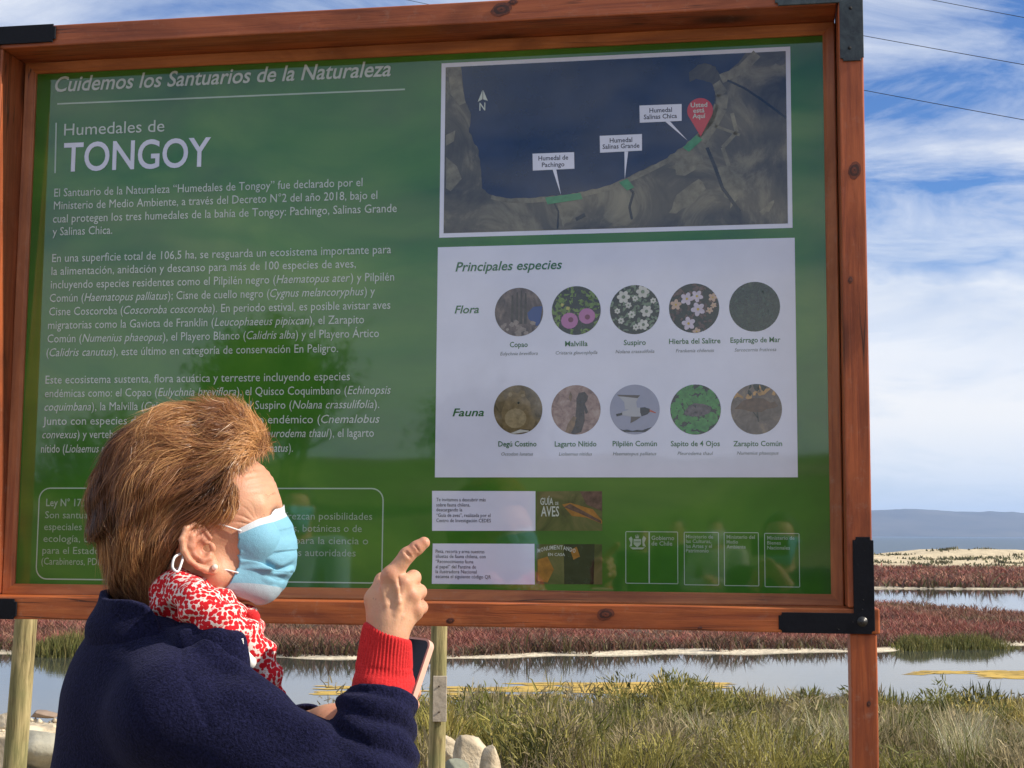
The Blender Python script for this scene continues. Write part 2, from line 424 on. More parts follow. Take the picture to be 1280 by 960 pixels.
# rushes and saltmarsh scrub on the near slope
def near_plants():
    # low cover between the bushes
    x, y = scatter(72000, 8.6, 22.5, .50)
    def ok(x, y): return (x > -1.7+.2*np.sin(y)) & ~((x < -1.0) & (y < 10.2)) & ~((np.abs(x+.42) < .42) & (y < 9.25)) & (y < shore_near(x)+.25)
    k = ok(x, y); x, y = x[k], y[k]
    cl = vnoise(x*.9, y*.9, 0, 71)*.7+rng.uniform(0, .3, len(x))
    cols = pick([(.15, .14, .04), (.10, .11, .03), (.18, .15, .09), (.22, .18, .11), (.24, .21, .06)], cl, .25)
    o = link('ground_cover', blades(x, y, rng.uniform(.06, .26, len(x)), rng.uniform(.005, .011, len(x))*(y/12), rng.uniform(.1, .7, len(x)), cols, 'm', lm), None, lm)
    tag(o, 'low olive and brown ground cover on the slope down to the water', 'ground cover', kind='stuff')
    # bushes: rush clumps, saltbush and grey dead stems
    cx, cy = scatter(1800, 8.9, 22.7, .50); k = ok(cx, cy); cx, cy = cx[k], cy[k]; m_ = len(cx)
    zone = np.clip(fbm(cx*.42+2, cy*.9, 0, 77, 2)*1.6-.42+rng.uniform(0, .30, m_), 0, .999)
    pal = np.array([(.27, .24, .065), (.13, .135, .03), (.26, .215, .115), (.33, .27, .15), (.075, .08, .02), (.27, .235, .06), (.43, .34, .10), (.17, .17, .04)])
    pc = pal[np.clip((zone*len(pal)).astype(int), 0, len(pal)-1)]*(1+rng.normal(0, .12, m_))[:, None]
    R_ = rng.uniform(.14, .42, m_)*(.8+.25*cy/14); H_ = rng.uniform(.10, .52, m_)*(.40+.95*sstep(vnoise(cx*.8, cy*.8, 0, 90), .2, .8))*(1+.35*sstep(cy, 16, 21)); upright = rng.uniform(0, 1, m_)
    per = 150; idx = np.repeat(np.arange(m_), per); n = len(idx)
    a = rng.uniform(0, 2*np.pi, n); rr = np.sqrt(rng.uniform(0, 1, n)); hgt = rng.uniform(0, 1, n)**.6
    rad = R_[idx]*rr; bx, by = cx[idx]+rad*np.cos(a), cy[idx]+rad*np.sin(a)
    bz = ground_z(bx, by)-.02+H_[idx]*hgt*np.sqrt(np.clip(1-rr**2*.85, 0, 1))*(1-.5*upright[idx])
    ln = rng.uniform(.05, .12, n)*(1+1.5*upright[idx]**2)
    out = np.stack([np.cos(a)*rr, np.sin(a)*rr, .55+1.5*upright[idx]], -1)+rng.normal(0, .45, (n, 3)); out /= np.linalg.norm(out, axis=1)[:, None]
    wv = np.cross(out, rng.normal(0, 1, (n, 3))); wv /= np.linalg.norm(wv, axis=1)[:, None]; w = (rng.uniform(.003, .0065, n)*by/12)[:, None]
    base = np.stack([bx, by, bz], -1); l3 = ln[:, None]; mid = base+out*l3*.55; tip = base+out*l3+np.array([0, 0, -1])*l3*rng.uniform(-.1, .3, n)[:, None]
    V = np.stack([base-wv*w, base+wv*w, mid-wv*w*.8, mid+wv*w*.8, tip], 1).reshape(-1, 3); o_ = np.arange(n)*5
    me = mesh_np('m', V, tris=np.stack([o_+2, o_+3, o_+4], -1), quads=np.stack([o_, o_+1, o_+3, o_+2], -1))
    set_color(me, np.repeat(np.clip(pc[idx]*(1+rng.normal(0, .2, n))[:, None], .01, 1), 5, 0))
    o = link('marsh_rushes', me, None, lm)
    tag(o, 'olive and grey rushes and saltmarsh scrub covering the near slope below the board', 'marsh plants', kind='stuff')
    # straw coloured tussocks leaning over the slope
    cx_, cy_ = scatter(46, 9.2, 12.0, .40); s_ = cx_ > 1.2; cx_, cy_ = cx_[s_], cy_[s_]
    k = 110; x = np.repeat(cx_, k)+rng.normal(0, .09, len(cx_)*k); y = np.repeat(cy_, k)+rng.normal(0, .07, len(cx_)*k)
    cols = pick([(.52, .46, .28), (.46, .40, .22), (.36, .36, .15), (.60, .55, .38)], rng.uniform(0, 1, len(x)))
    o = link('straw_grass', blades(x, y, rng.uniform(.25, .55, len(x)), rng.uniform(.003, .006, len(x)), rng.uniform(.2, .9, len(x)), cols, 'm', lm), None, lm)
    tag(o, 'pale straw grass tussocks leaning among the green rushes in the foreground', 'dry grass', kind='stuff')
near_plants()
def marsh(n, y0, y1, hw, ww, pal, seed, name, label, lim, far_edge=0, yfun=None):
    x, y = scatter(n, y0, y1, .42, p=1.25)
    e = yfun(x) if yfun is not None else y0
    keep = (y > e) & (y < lim(x)) & ((fbm(x*.9, y*.45, 0, seed+3, 3) > .36) | (rng.uniform(0, 1, n) < .25) | (y < e+1.0))
    x, y = x[keep], y[keep]
    cl = fbm(x*.35, y*.35, 0, seed, 3)
    cols = pick(pal, np.clip(cl*1.5-.25+rng.normal(0, .07, len(x)), 0, .999), .22)
    front = 1-sstep(y-(yfun(x) if yfun is not None else y0), .2, 1.0+1.2*vnoise(x*.4, 0, 0, 5))
    dark = pick([(.14, .08, .055), (.13, .11, .05), (.10, .065, .045), (.18, .09, .065)], rng.uniform(0, 1, len(x)))
    cols = cols*(1-front[:, None])+dark*front[:, None]
    h = rng.uniform(*hw, len(x))*(.6+.8*vnoise(x*.8, y*.8, 0, seed+7))*(1+1.2*front*(.4+.6*vnoise(x*1.1, 0, 0, 15))); w = rng.uniform(*ww, len(x))
    o = link(name, blades(x, y, h, w, rng.uniform(.3, 1.3, len(x)), cols, 'm', lm), None, lm); tag(o, label, 'marsh plants', kind='stuff')
redpal = [(.20, .085, .060), (.26, .098, .070), (.30, .105, .080), (.34, .17, .11), (.18, .085, .055), (.27, .12, .085), (.20, .13, .07)]
marsh(175000, 30.5, 70, (.10, .22), (.018, .045), redpal, 81, 'red_glasswort', 'reddish glasswort marsh on the far bank of the nearer channel', lambda x: ch2_near(x)-.8, yfun=lambda x: shore_far(x)+1.05+.2*np.sin(x*3.1)*np.sin(x*.9))
marsh(42000, 74, 124, (.18, .34), (.07, .15), redpal, 91, 'distant_glasswort', 'reddish glasswort marsh between the farther channel and the dunes', lambda x: 121+0*x, yfun=lambda x: ch2_far(x)+.75)
# green scrub tufts on the far bank
for (px, py_, d, wdt, sc) in ((88, 822, 31.4, 1.1, .55), (1215, 800, 35.0, 1.7, .38), (1150, 803, 34.6, .7, .35)):
    c = PX(px, py_, d); k = 2600
    x = c[0]+rng.normal(0, wdt*.45, k); y = c[1]+rng.normal(0, .25, k)
    o = link('bank_shrub', blades(x, y, sc*rng.uniform(.4, 1.1, k)*np.exp(-((x-c[0])/wdt)**2), rng.uniform(.015, .035, k), rng.uniform(0, .5, k), pick([(.17, .165, .05), (.11, .12, .035), (.25, .22, .075)], rng.uniform(0, 1, k)), 'm', lm), None, lm)
    tag(o, {88: 'yellow green shrub on the far bank beside the leaning log post', 1215: 'low green shrub on the far bank at the right edge of the view', 1150: 'small green shrub on the far bank just right of the sign post'}[px], 'shrub')
# dune scrub
n = 26000
cx_, cy_ = scatter(170, 118, 146, .50); k = 75
x = np.repeat(cx_, k)+rng.normal(0, 1, 170*k)*np.repeat(rng.uniform(.3, 1.8, 170), k); y = np.repeat(cy_, k)+rng.normal(0, .7, 170*k)
cols = pick([(.10, .105, .05), (.15, .14, .08), (.075, .075, .04), (.20, .18, .10)], rng.uniform(0, 1, len(x)))
o = link('dune_scrub', blades(x, y, rng.uniform(.1, .34, len(x)), rng.uniform(.1, .25, len(x)), rng.uniform(0, .6, len(x)), cols, 'm', lm), None, lm)
tag(o, 'dark grey green scrub dotted over the pale sand dunes', 'dune scrub', kind='stuff')
# yellow algae mats floating on the near channel
def algae():
    V, T = [], []; o = 0
    for (px0, px1, py0, py1, cnt) in ((555, 700, 858, 864, 60), (640, 740, 853, 862, 40), (725, 835, 853, 866, 150), (800, 905, 853, 860, 80), (560, 690, 866, 876, 40), (1225, 1300, 838, 848, 100), (1140, 1230, 838, 843, 30), (400, 520, 857, 868, 50)):
        for _ in range(cnt):
            px, py = rng.uniform(px0, px1), rng.uniform(py0, py1)
            r = FW+RT*(px-640)/F+UP*(480-py)/F; c = r*((WATER_Z+.006-EYE)/r[2])+np.array([0, 0, EYE])
            k = 9; a = np.linspace(0, 2*np.pi, k, endpoint=False); R_ = rng.uniform(.02, .15)*(.5+.8*rng.uniform(0, 1, k))
            V.append(np.stack([c[0]+np.cos(a)*R_*2.6, c[1]+np.sin(a)*R_*.9, np.full(k, WATER_Z+.003+rng.uniform(0, .003))], -1))
            T += [(o, o+i, o+i+1) for i in range(1, k-1)]; o += k
    me = mesh_np('algae', np.concatenate(V), tris=np.array(T))
    ob = link('algae_mats', me, None, simple_mat('yellow_algae', (.50, .33, .06), .8, .3, 3)); tag(ob, 'yellow algae mats floating on the near channel', 'algae', kind='stuff')
algae()

# ------------------------------------------------------------------ stones
stone_m, t, b = new_mat('pale_limestone')
oc = obj_coord(t); s1 = noise_node(t, oc, 5, 6, .6, .4); s2 = noise_node(t, oc, 60, 4, .6)
cc = ramp_node(t, s1, [(.30, (.20, .19, .16)), (.45, (.42, .34, .23)), (.55, (.60, .50, .35)), (.75, (.70, .62, .47))])
L(t, cc, b.inputs['Base Color']); b.inputs['Roughness'].default_value = .9
add_bump(t, b, math_node(t, 'ADD', s1, math_node(t, 'MULTIPLY', s2, .3)), .02)
stone_d = simple_mat('grey_green_stone', (.20, .21, .16), .9, .3, 9, .01)
def stone(loc, size, seed, label, mat=None, group=None):
    bm = bmesh.new(); bmesh.ops.create_icosphere(bm, subdivisions=4, radius=1)
    P = np.array([v.co[:] for v in bm.verts])
    r = np.random.default_rng(seed)
    for _ in range(22):                                    # broken faces
        nrm = r.normal(size=3); nrm /= np.linalg.norm(nrm); dcut = r.uniform(.50, .84)
        e = P@nrm-dcut; P -= np.where(e > 0, e*.92, 0)[:, None]*nrm
    P *= (1+.16*(fbm(P[:, 0]*2+seed, P[:, 1]*2, P[:, 2]*2, seed, 4)-.5))[:, None]
    P += .06*(fbm(P[:, 0]*7, P[:, 1]*7+seed, P[:, 2]*7, seed, 3)-.5)[:, None]
    P *= np.array(size)/2
    for v, p in zip(bm.verts, P): v.co = p
    me = bpy.data.meshes.new('stone'); bm.to_mesh(me); bm.free()
    o = link('stone', me, None, mat or stone_m, True); o.location = loc; o.rotation_euler = (0, 0, r.uniform(0, 6))
    o.rotation_euler = (0, 0, 0); tag(o, label, 'stone', group); return o
SG = 'stones edging the bank'
def st(px, py, d, w, h, seed, label, mat=None, dp=None):
    c = PX(px, py, d); stone(tuple(c), (w, dp or w*.8, h), seed, label, mat, SG)
st(590, 952, 8.7, .36, .38, 3, 'big pale yellow stone behind the log post with the grey plank')
st(572, 968, 8.3, .17, .22, 14, 'grey green stone leaning in front of the big pale one', stone_d)
st(612, 958, 8.45, .13, .26, 22, 'narrow tan stone at the right of the big pale one')
st(560, 935, 9.0, .22, .18, 30, 'flat cream stone between the log post and the big pale one')
st(386, 892, 9.6, .26, .16, 41, 'pale stone seen over her raised upper arm')
st(368, 903, 9.1, .22, .12, 43, 'flat grey stone just below the pale one over her arm', stone_d)
st(56, 893, 11.9, .34, .09, 52, 'flat brown stone on the sand right of the leaning log post', simple_mat('brown_stone', (.26, .19, .14), .9, .25, 8, .01))
st(48, 938, 9.3, .52, .34, 57, 'large grey stone at the foot of the view beside her back', simple_mat('grey_stone', (.33, .31, .24), .9, .3, 7, .02))
st(14, 900, 10.6, .30, .16, 61, 'cream stone left of the leaning log post')
st(8, 948, 9.2, .30, .30, 66, 'rough cream stone at the lower left corner')
st(40, 911, 10.3, .42, .10, 71, 'low cream slab behind the leaning log post')
# loose gravel on the bank
n = 2200; x, y = rng.uniform(-4.6, -1.7, n), rng.uniform(8.2, 12.6, n)
base = np.array([[1, 0, 0], [-.5, .87, 0], [-.5, -.87, 0], [0, 0, .8], [0, 0, -.5]])
sz = .006+.035*rng.uniform(0, 1, n)**4; ang = rng.uniform(0, 6.3, n)
ca, sa = np.cos(ang), np.sin(ang)
V = np.stack([(base[None, :, 0]*ca[:, None]-base[None, :, 1]*sa[:, None])*sz[:, None]+x[:, None], (base[None, :, 0]*sa[:, None]+base[None, :, 1]*ca[:, None])*sz[:, None]+y[:, None], base[None, :, 2]*sz[:, None]+(ground_z(x, y)+sz*.3)[:, None]], -1).reshape(-1, 3)
o_ = np.arange(n)[:, None]*5
T = np.concatenate([o_+np.array(t_) for t_ in ((0, 1, 3), (1, 2, 3), (2, 0, 3), (1, 0, 4), (2, 1, 4), (0, 2, 4))])
o = link('gravel', mesh_np('g', V, tris=T), None, stone_m); tag(o, 'loose pale gravel on the sandy bank at the left', 'gravel', kind='stuff')

# ------------------------------------------------------------------ log posts and wires
def log_mat():
    m, t, b = new_mat('weathered_log')
    oc = obj_coord(t); mp = mapping_node(t, oc, (9, 9, .8)); g = noise_node(t, mp, 5, 6, .65, .6); g2 = noise_node(t, oc, 5, 3, .5)
    c1 = ramp_node(t, g, [(.34, (.10, .07, .03)), (.46, (.26, .21, .09)), (.56, (.38, .30, .14)), (.72, (.50, .41, .21))])
    c2 = mix_node(t, ramp_node(t, g2, [(.45, 0), (.6, .55)]), c1, (.20, .21, .08))
    L(t, c2, b.inputs['Base Color']); b.inputs['Roughness'].default_value = .85; add_bump(t, b, g, .006); return m
LM = log_mat()
def log_post(p_top, p_ref, r, label, seed):
    p_top, p_ref = np.array(p_top), np.array(p_ref); d = p_ref-p_top; base = p_top+d*((-.15-p_top[2])/d[2])
    e = empty('log_post', tuple(base)); tag(e, label, 'post', 'rough log posts behind the board')
    n, k = 26, 40; V = []
    for i, s in enumerate(np.linspace(0, 1, n)):
        c = (p_top-base)*s; th = np.linspace(0, 2*np.pi, k, endpoint=False)
        rr = r*(1.04-.08*s)*(1+.09*(fbm(np.cos(th)*1.5+seed, np.sin(th)*1.5, s*3, seed)-.5))-.0022*(vnoise(np.cos(th)*8+seed, np.sin(th)*8, s*2, seed) > .72)
        V.append(np.stack([c[0]+np.cos(th)*rr, c[1]+np.sin(th)*rr, np.full(k, c[2])], -1))
    V = np.concatenate(V+[((p_top-base)+np.array([0, 0, .006]))[None]])
    i = np.arange(n-1)[:, None]*k; j = np.arange(k)[None]; j2 = (j+1) % k
    Q = np.stack([i+j, i+j2, i+k+j2, i+k+j], -1).reshape(-1, 4)
    T = np.array([((n-1)*k+a, (n-1)*k+(a+1) % k, len(V)-1) for a in range(k)])
    link('log', mesh_np('log', V, quads=Q, tris=T), e, LM, True)
    return e, base
log_post(PX(37, 720, 6.3), PX(19, 950, 6.3), .047, 'leaning log post with a dark crack, left of the woman', 5)
e, base = log_post(PX(550.5, 700, 7.6), PX(546, 950, 7.6), .042, 'upright thin log post with a grey plank nailed on, right of her hand', 9)
a, b_ = PX(541.5, 845, 7.545), PX(558, 902, 7.545)
pl = link('plank', box_mesh(a[0], b_[0], a[1]-.012, a[1]+.012, b_[2], a[2], .002), e, simple_mat('grey_plank', (.42, .36, .28), .85, .25, 30, .003)); pl.location = tuple(-base)
for py_ in (858, 890):
    c = PX(549, py_, 7.53)-base
    V, Q, T = tube_np([c+np.array([0, .004, 0]), c-np.array([0, .003, 0])], .0045, 8)
    link('nail', mesh_np('nail', V, quads=Q, tris=T), pl, simple_mat('rusty_iron', (.05, .03, .02), .7, .3, 30)).location = tuple(base)
wire_m = simple_mat('cable_rubber', (.02, .02, .022), .6, .1, 10)
for (p, q_, lab) in (((1075, 44), (1280, 81), 'middle overhead cable crossing the blue sky'), ((1075, 112), (1280, 150), 'lowest overhead cable crossing the blue sky'), ((1165, 0), (1280, 22), 'topmost overhead cable in the upper right corner')):
    A = PX(p[0], p[1], 46.0); Bq = PX(q_[0], q_[1], 42.0); d = Bq-A
    pts = [A+d*s+np.array([0, 0, .012*(s-.5)**2]) for s in np.linspace(-14, 6, 60)]
    V, Q, T = tube_np(pts, .011, 6)
    tag(link('overhead_cable', mesh_np('c', V, quads=Q, tris=T), None, wire_m), lab, 'cable', 'overhead cables')
# ------------------------------------------------------------------ information board
YAW, LEAN, BD = .170711, -.0071880, 3.0
foot = BD*np.array([math.sin(YAW), math.cos(YAW), 0])
bR = np.array([math.cos(YAW), -math.sin(YAW), 0]); _bn = -foot/BD
bU = np.array([0, 0, 1.])*math.cos(LEAN)+_bn*math.sin(LEAN); bB = np.cross(bU, bR)
base = np.array([0, 0, EYE])+foot-EYE*bU
board = empty('information_board', tuple(base)); board.rotation_euler = (LEAN, 0, -YAW)
tag(board, 'large green wetland information board in a reddish wooden frame with black corner brackets', 'information board')
bpy.context.view_layer.update()
def UV(px, py, d=0.0):
    r = FW+RT*(px-640)/F+UP*(480-py)/F
    q = foot+bB*d; P = r*((q@bB)/(r@bB))-foot
    return np.array([P@bR, P@bU+EYE])                      # local x, local z
def mirror(p):
    """where something must stand to be seen in the board at virtual point p"""
    q = np.asarray(p, float)-(foot+np.array([0, 0, EYE])); return np.asarray(p, float)-2*(q@bB)*bB
def wood_mat(name, c_dark, c_mid, c_light, rough=.42, knots=True, seed=0., axis=0):
    m, t, b = new_mat(name)
    oc = obj_coord(t)
    sc = [26, 26, 26]; sc[axis] = 1.3
    mp = mapping_node(t, oc, tuple(sc), loc=(seed, seed*.7, seed*.3))
    g = noise_node(t, mp, 2.2, 7, .62, .9)
    mp2 = mapping_node(t, oc, tuple(s*.16 if i != axis else 1.6 for i, s in enumerate(sc)), loc=(seed, 1.7, 3))
    blot = noise_node(t, mp2, 2.4, 5, .6, .5)
    col = ramp_node(t, g, [(.28, c_dark), (.5, c_mid), (.72, c_light)])
    col = mix_node(t, math_node(t, 'MULTIPLY', ramp_node(t, blot, [(.42, 0), (.72, 1)]), .75), col, tuple(Vector(c_dark)*.55))
    if knots:
        ks = [3.1, 9, 9]
        if axis == 2: ks = [9, 9, 3.1]
        mk = mapping_node(t, oc, tuple(ks), loc=(seed*1.3, .4, .2+seed))
        v = t.nodes.new('ShaderNodeTexVoronoi'); v.inputs['Scale'].default_value = 1.0; L(t, mk, v.inputs['Vector'])
        kf = ramp_node(t, v.outputs['Distance'], [(.10, 1), (.17, .55), (.24, 0)])
        col = mix_node(t, math_node(t, 'MULTIPLY', kf, .8), col, tuple(Vector(c_dark)*.22))
    cs = [34, 34, 34]; cs[axis] = .9
    cn = noise_node(t, mapping_node(t, oc, tuple(cs), loc=(seed*2, 3, 1)), 1.1, 2, .5)
    cm = noise_node(t, oc, 3.1, 2, .5)
    ck = math_node(t, 'MULTIPLY', ramp_node(t, cn, [(.490, 0), (.5, 1), (.510, 0)]), ramp_node(t, cm, [(.50, 0), (.60, .9)]))
    col = mix_node(t, ck, col, (.02, .008, .005))
    dust = math_node(t, 'MULTIPLY', ramp_node(t, noise_node(t, oc, 40, 6, .75), [(.56, 0), (.72, .32)]), ramp_node(t, noise_node(t, oc, 2.2, 3, .5), [(.4, .2), (.6, 1)]))
    col = mix_node(t, dust, col, (.42, .30, .22))
    L(t, col, b.inputs['Base Color']); b.inputs['Roughness'].default_value = rough; b.inputs['IOR'].default_value = 1.45
    L(t, ramp_node(t, blot, [(.3, rough-.08), (.7, rough+.22)]), b.inputs['Roughness'])
    add_bump(t, b, g, .0012); return m
WD = [wood_mat('varnished_pine_%s' % n, *c, seed=s, axis=a) for n, c, s, a in (
    ('a', ((.24, .050, .018), (.46, .115, .030), (.58, .17, .045)), 1.0, 0), ('b', ((.18, .042, .018), (.36, .090, .030), (.46, .13, .042)), 5.0, 0),
    ('c', ((.17, .042, .018), (.34, .086, .030), (.43, .12, .042)), 2.6, 2), ('d', ((.22, .045, .018), (.40, .095, .028), (.50, .13, .04)), 8.2, 2))]  # b and c, top and left, have their shade put into darker wood tones
def beam(name, x0, x1, y0, y1, z0, z1, mat, label=None, axis=0):
    me = box_mesh(x0, x1, y0, y1, z0, z1, .003)
    # slightly uneven sawn faces
    bm = bmesh.new(); bm.from_mesh(me)
    L_ = (x1-x0) if axis == 0 else (z1-z0)
    cuts = 24; a0 = x0 if axis == 0 else z0
    for i in range(1, cuts):
        p = [0, 0, 0]; p[axis] = a0+L_*i/cuts; nrm = [0, 0, 0]; nrm[axis] = 1
        bmesh.ops.bisect_plane(bm, geom=bm.verts[:]+bm.edges[:]+bm.faces[:], plane_co=p, plane_no=nrm)
    for v in bm.verts:
        s = v.co[axis]; w = .0012
        v.co.y += w*(float(vnoise(s*4+x0*7, z0*5, 0, 3))-.5)
        if axis == 0: v.co.z += w*(float(vnoise(s*5+3, z0*5, 9, 4))-.5)*1.4
        else: v.co.x += w*(float(vnoise(s*5+3, x0*5, 9, 4))-.5)*1.4
    bm.to_mesh(me); bm.free()
    o = link(name, me, board, mat)
    if label: tag(o, label)
    return o
Z0, Z1 = EYE-.137, EYE+1.042; X0, X1 = -1.627, .148
top = beam('beam', -1.673, X1-.002, -.112, .03, Z1, Z1+.047, WD[1], 'top beam with dark stained patches')
bot = beam('beam', -1.69, .2065, -.110, .03, Z0-.047, Z0, WD[0], 'bottom beam with a round dark knot')
lef = beam('post', -1.673, X0, -.1115, .03, Z0+.001, Z1-.001, WD[2], 'left upright', 2)
rig = beam('post', X1, .195, -.1125, .03, Z0+.001, Z1+.047, WD[3], 'right upright with a dark knot', 2)
beam('leg', .152, .201, -.106, .0, -.3, Z0-.0475, WD[3], None, 2)
beam('leg', -1.684, -1.633, -.106, .0, -.3, Z0-.0475, WD[2], None, 2)
def knot(px, py, dep, r, par, ax):
    u = UV(px, py, dep); k = 20; V = []; rs = (1.0, .72, .4, .12)
    rr = np.random.default_rng(int(px))
    for j, q in enumerate(rs):
        a = np.linspace(0, 2*np.pi, k, endpoint=False); w = r*q*(1+.09*np.sin(a*2+j)+.05*rr.normal(size=k))
        sx, sz = (1.25, .85) if ax == 0 else (.85, 1.25)
        V.append(np.stack([u[0]+np.cos(a)*w*sx, np.full(k, dep-.0011-.0002*j), u[1]+np.sin(a)*w*sz], -1))
    V.append(np.array([[u[0], dep-.0012, u[1]]])); V = np.concatenate(V)
    F_ = []; mi = []
    for j in range(3):
        for a in range(k): F_.append((j*k+a, j*k+(a+1) % k, (j+1)*k+(a+1) % k, (j+1)*k+a)); mi.append(j % 2)
    for a in range(k): F_.append((3*k+a, 3*k+(a+1) % k, 4*k)); mi.append(1)
    me = mesh_np('knot', V, faces=F_); me.polygons.foreach_set('material_index', mi)
    link('knot', me, par, [KN1, KN2], False)
KN1 = simple_mat('knot_wood', (.14, .032, .012), .5, .5, 120); KN2 = simple_mat('knot_heart', (.055, .014, .007), .5, .4, 120)
knot(757, 768, -.110, .0135, bot, 0); knot(563, 776, -.110, .007, bot, 0); knot(875, 785, -.110, .004, bot, 0)
knot(627, 12, -.112, .017, top, 0); knot(641, 3, -.112, .008, top, 0); knot(1068, 213, -.1125, .014, rig, 2); knot(1063, 350, -.1125, .006, rig, 2); knot(1086, 880, -.106, .005, rig, 2)
# mitred moulding round the panel
PX0, PX1, PZ0, PZ1 = -1.603, .122, EYE-.1145, EYE+1.0185
MM = wood_mat('moulding_pine', (.26, .07, .025), (.46, .15, .045), (.56, .20, .06), knots=False, seed=3.3, axis=0)
MM2 = wood_mat('moulding_pine_upright', (.24, .065, .025), (.42, .135, .045), (.52, .18, .06), knots=False, seed=6.3, axis=2)
prof = [(0, -.0005), (0, -.006), (.006, -.011), (.015, -.0135), (.0215, -.0155), (.0238, -.014), (.0238, .0075)]
def moulding(side):
    V = []
    for (w, y) in prof:
        a0, a1, c0, c1 = PX0-w, PX1+w, PZ0-w, PZ1+w
        V += {'t': [(a0, y, c1), (a1, y, c1)], 'b': [(a0, y, c0), (a1, y, c0)], 'l': [(a0, y, c0), (a0, y, c1)], 'r': [(a1, y, c0), (a1, y, c1)]}[side]
    Fc = [(2*i, 2*i+1, 2*i+3, 2*i+2) for i in range(len(prof)-1)]
    me = mesh_np('moulding', np.array(V), faces=Fc); bm = bmesh.new(); bm.from_mesh(me); bmesh.ops.recalc_face_normals(bm, faces=bm.faces[:])
    c = sum((f.normal.y*f.calc_area() for f in bm.faces))
    if c > 0: bmesh.ops.reverse_faces(bm, faces=bm.faces[:])
    bm.to_mesh(me); bm.free()
    link('moulding', me, board, MM if side in 'tb' else MM2)
for s_ in 'tblr': moulding(s_)
# corner brackets
BK, t, b = new_mat('black_painted_steel')
oc = obj_coord(t); k1 = noise_node(t, oc, 26, 6, .7, .4); k2 = noise_node(t, oc, 150, 3, .6)
kb = ramp_node(t, k1, [(.35, (.004, .0045, .008)), (.7, (.008, .009, .014))])
k3 = noise_node(t, oc, 85, 5, .75)
L(t, mix_node(t, ramp_node(t, k3, [(.66, 0), (.73, .8)]), kb, (.16, .14, .12)), b.inputs['Base Color'])
L(t, ramp_node(t, k1, [(.3, .38), (.7, .62)]), b.inputs['Roughness']); add_bump(t, b, k2, .0004); b.inputs['Specular IOR Level'].default_value = .18
BKD, t, b = new_mat('dusty_dark_steel')
oc = obj_coord(t); k1 = noise_node(t, oc, 22, 6, .75, .6)
L(t, ramp_node(t, k1, [(.38, (.016, .026, .038)), (.55, (.045, .065, .075)), (.72, (.11, .125, .13))]), b.inputs['Base Color']); b.inputs['Roughness'].default_value = .6
BOLT = simple_mat('dull_bolt_steel', (.07, .07, .07), .4, .3, 60, 0, .8)
def bracket(cx_, cz_, sx, sz, wid, arm_x, arm_z, mat, label, holes, bolts=()):
    """L plate with its outer corner at cx_, cz_; arms run in the directions sx, sz"""
    P2 = [(0, 0), (arm_x, 0), (arm_x, wid), (wid, wid), (wid, arm_z), (0, arm_z)]
    bm = bmesh.new(); vs = [bm.verts.new((cx_+sx*a, -.1135, cz_+sz*c)) for a, c in P2]; f = bm.faces.new(vs)
    bmesh.ops.bevel(bm, geom=[v for i, v in enumerate(bm.verts) if i in (0, 1, 2, 4, 5)], offset=.006, segments=3, affect='VERTICES')
    r = bmesh.ops.extrude_face_region(bm, geom=bm.faces[:]); vv = [g for g in r['geom'] if isinstance(g, bmesh.types.BMVert)]
    bmesh.ops.translate(bm, verts=vv, vec=(0, -.0035, 0)); bmesh.ops.recalc_face_normals(bm, faces=bm.faces[:])
    bmesh.ops.bevel(bm, geom=[e_ for e_ in bm.edges if abs(e_.verts[0].co.y+.117) < 1e-4 and abs(e_.verts[1].co.y+.117) < 1e-4], offset=.0008, segments=1, affect='EDGES')
    me = bpy.data.meshes.new('bracket'); bm.to_mesh(me); bm.free()
    o = link('corner_bracket', me, board, mat); tag(o, label)
    for (hx, hz, r_) in holes:
        V, Q, T = tube_np([(hx, -.1168, hz), (hx, -.1175, hz)], r_, 14); link('screw_hole', mesh_np('hole', V, quads=Q, tris=T), o, HOLE)
    for (hx, hz, r_) in bolts:
        V, Q, T = tube_np([(hx, -.1168, hz), (hx, -.1235, hz)], [r_, r_*.95], 6)
        link('bolt', mesh_np('bolt', V, quads=Q, tris=T), o, BOLT)
        V, Q, T = tube_np([(hx, -.1168, hz), (hx, -.1182, hz)], r_*1.4, 20); link('washer', mesh_np('washer', V, quads=Q, tris=T), o, BOLT)
HOLE = simple_mat('hole_dark', (.004, .004, .005), .8, .1, 10)
def h_at(px, py, r=.0035): u = UV(px, py, -.117); return (u[0], u[1], r)
bracket(.197, Z0-.0475, -1, 1, .0385, .178, .1815, BK, 'clean black bracket with a hexagon bolt', [h_at(1079, 750, .0015), h_at(1078, 762, .0014), h_at(1066, 778, .0015), h_at(1048, 787, .0018)], [h_at(1078, 777, .0068)])
bracket(.196, Z1+.0475, -1, -1, .0455, .17, .165, BKD, 'dusty bracket with two screw holes', [h_at(1063, 10), h_at(1062, 60)])
bracket(-1.674, Z1+.0475, 1, -1, .040, .170, .17, BK, 'black bracket on the top beam', [])
bracket(-1.688, Z0-.0475, 1, 1, .042, .151, .17, BK, 'black bracket on the bottom beam', [])

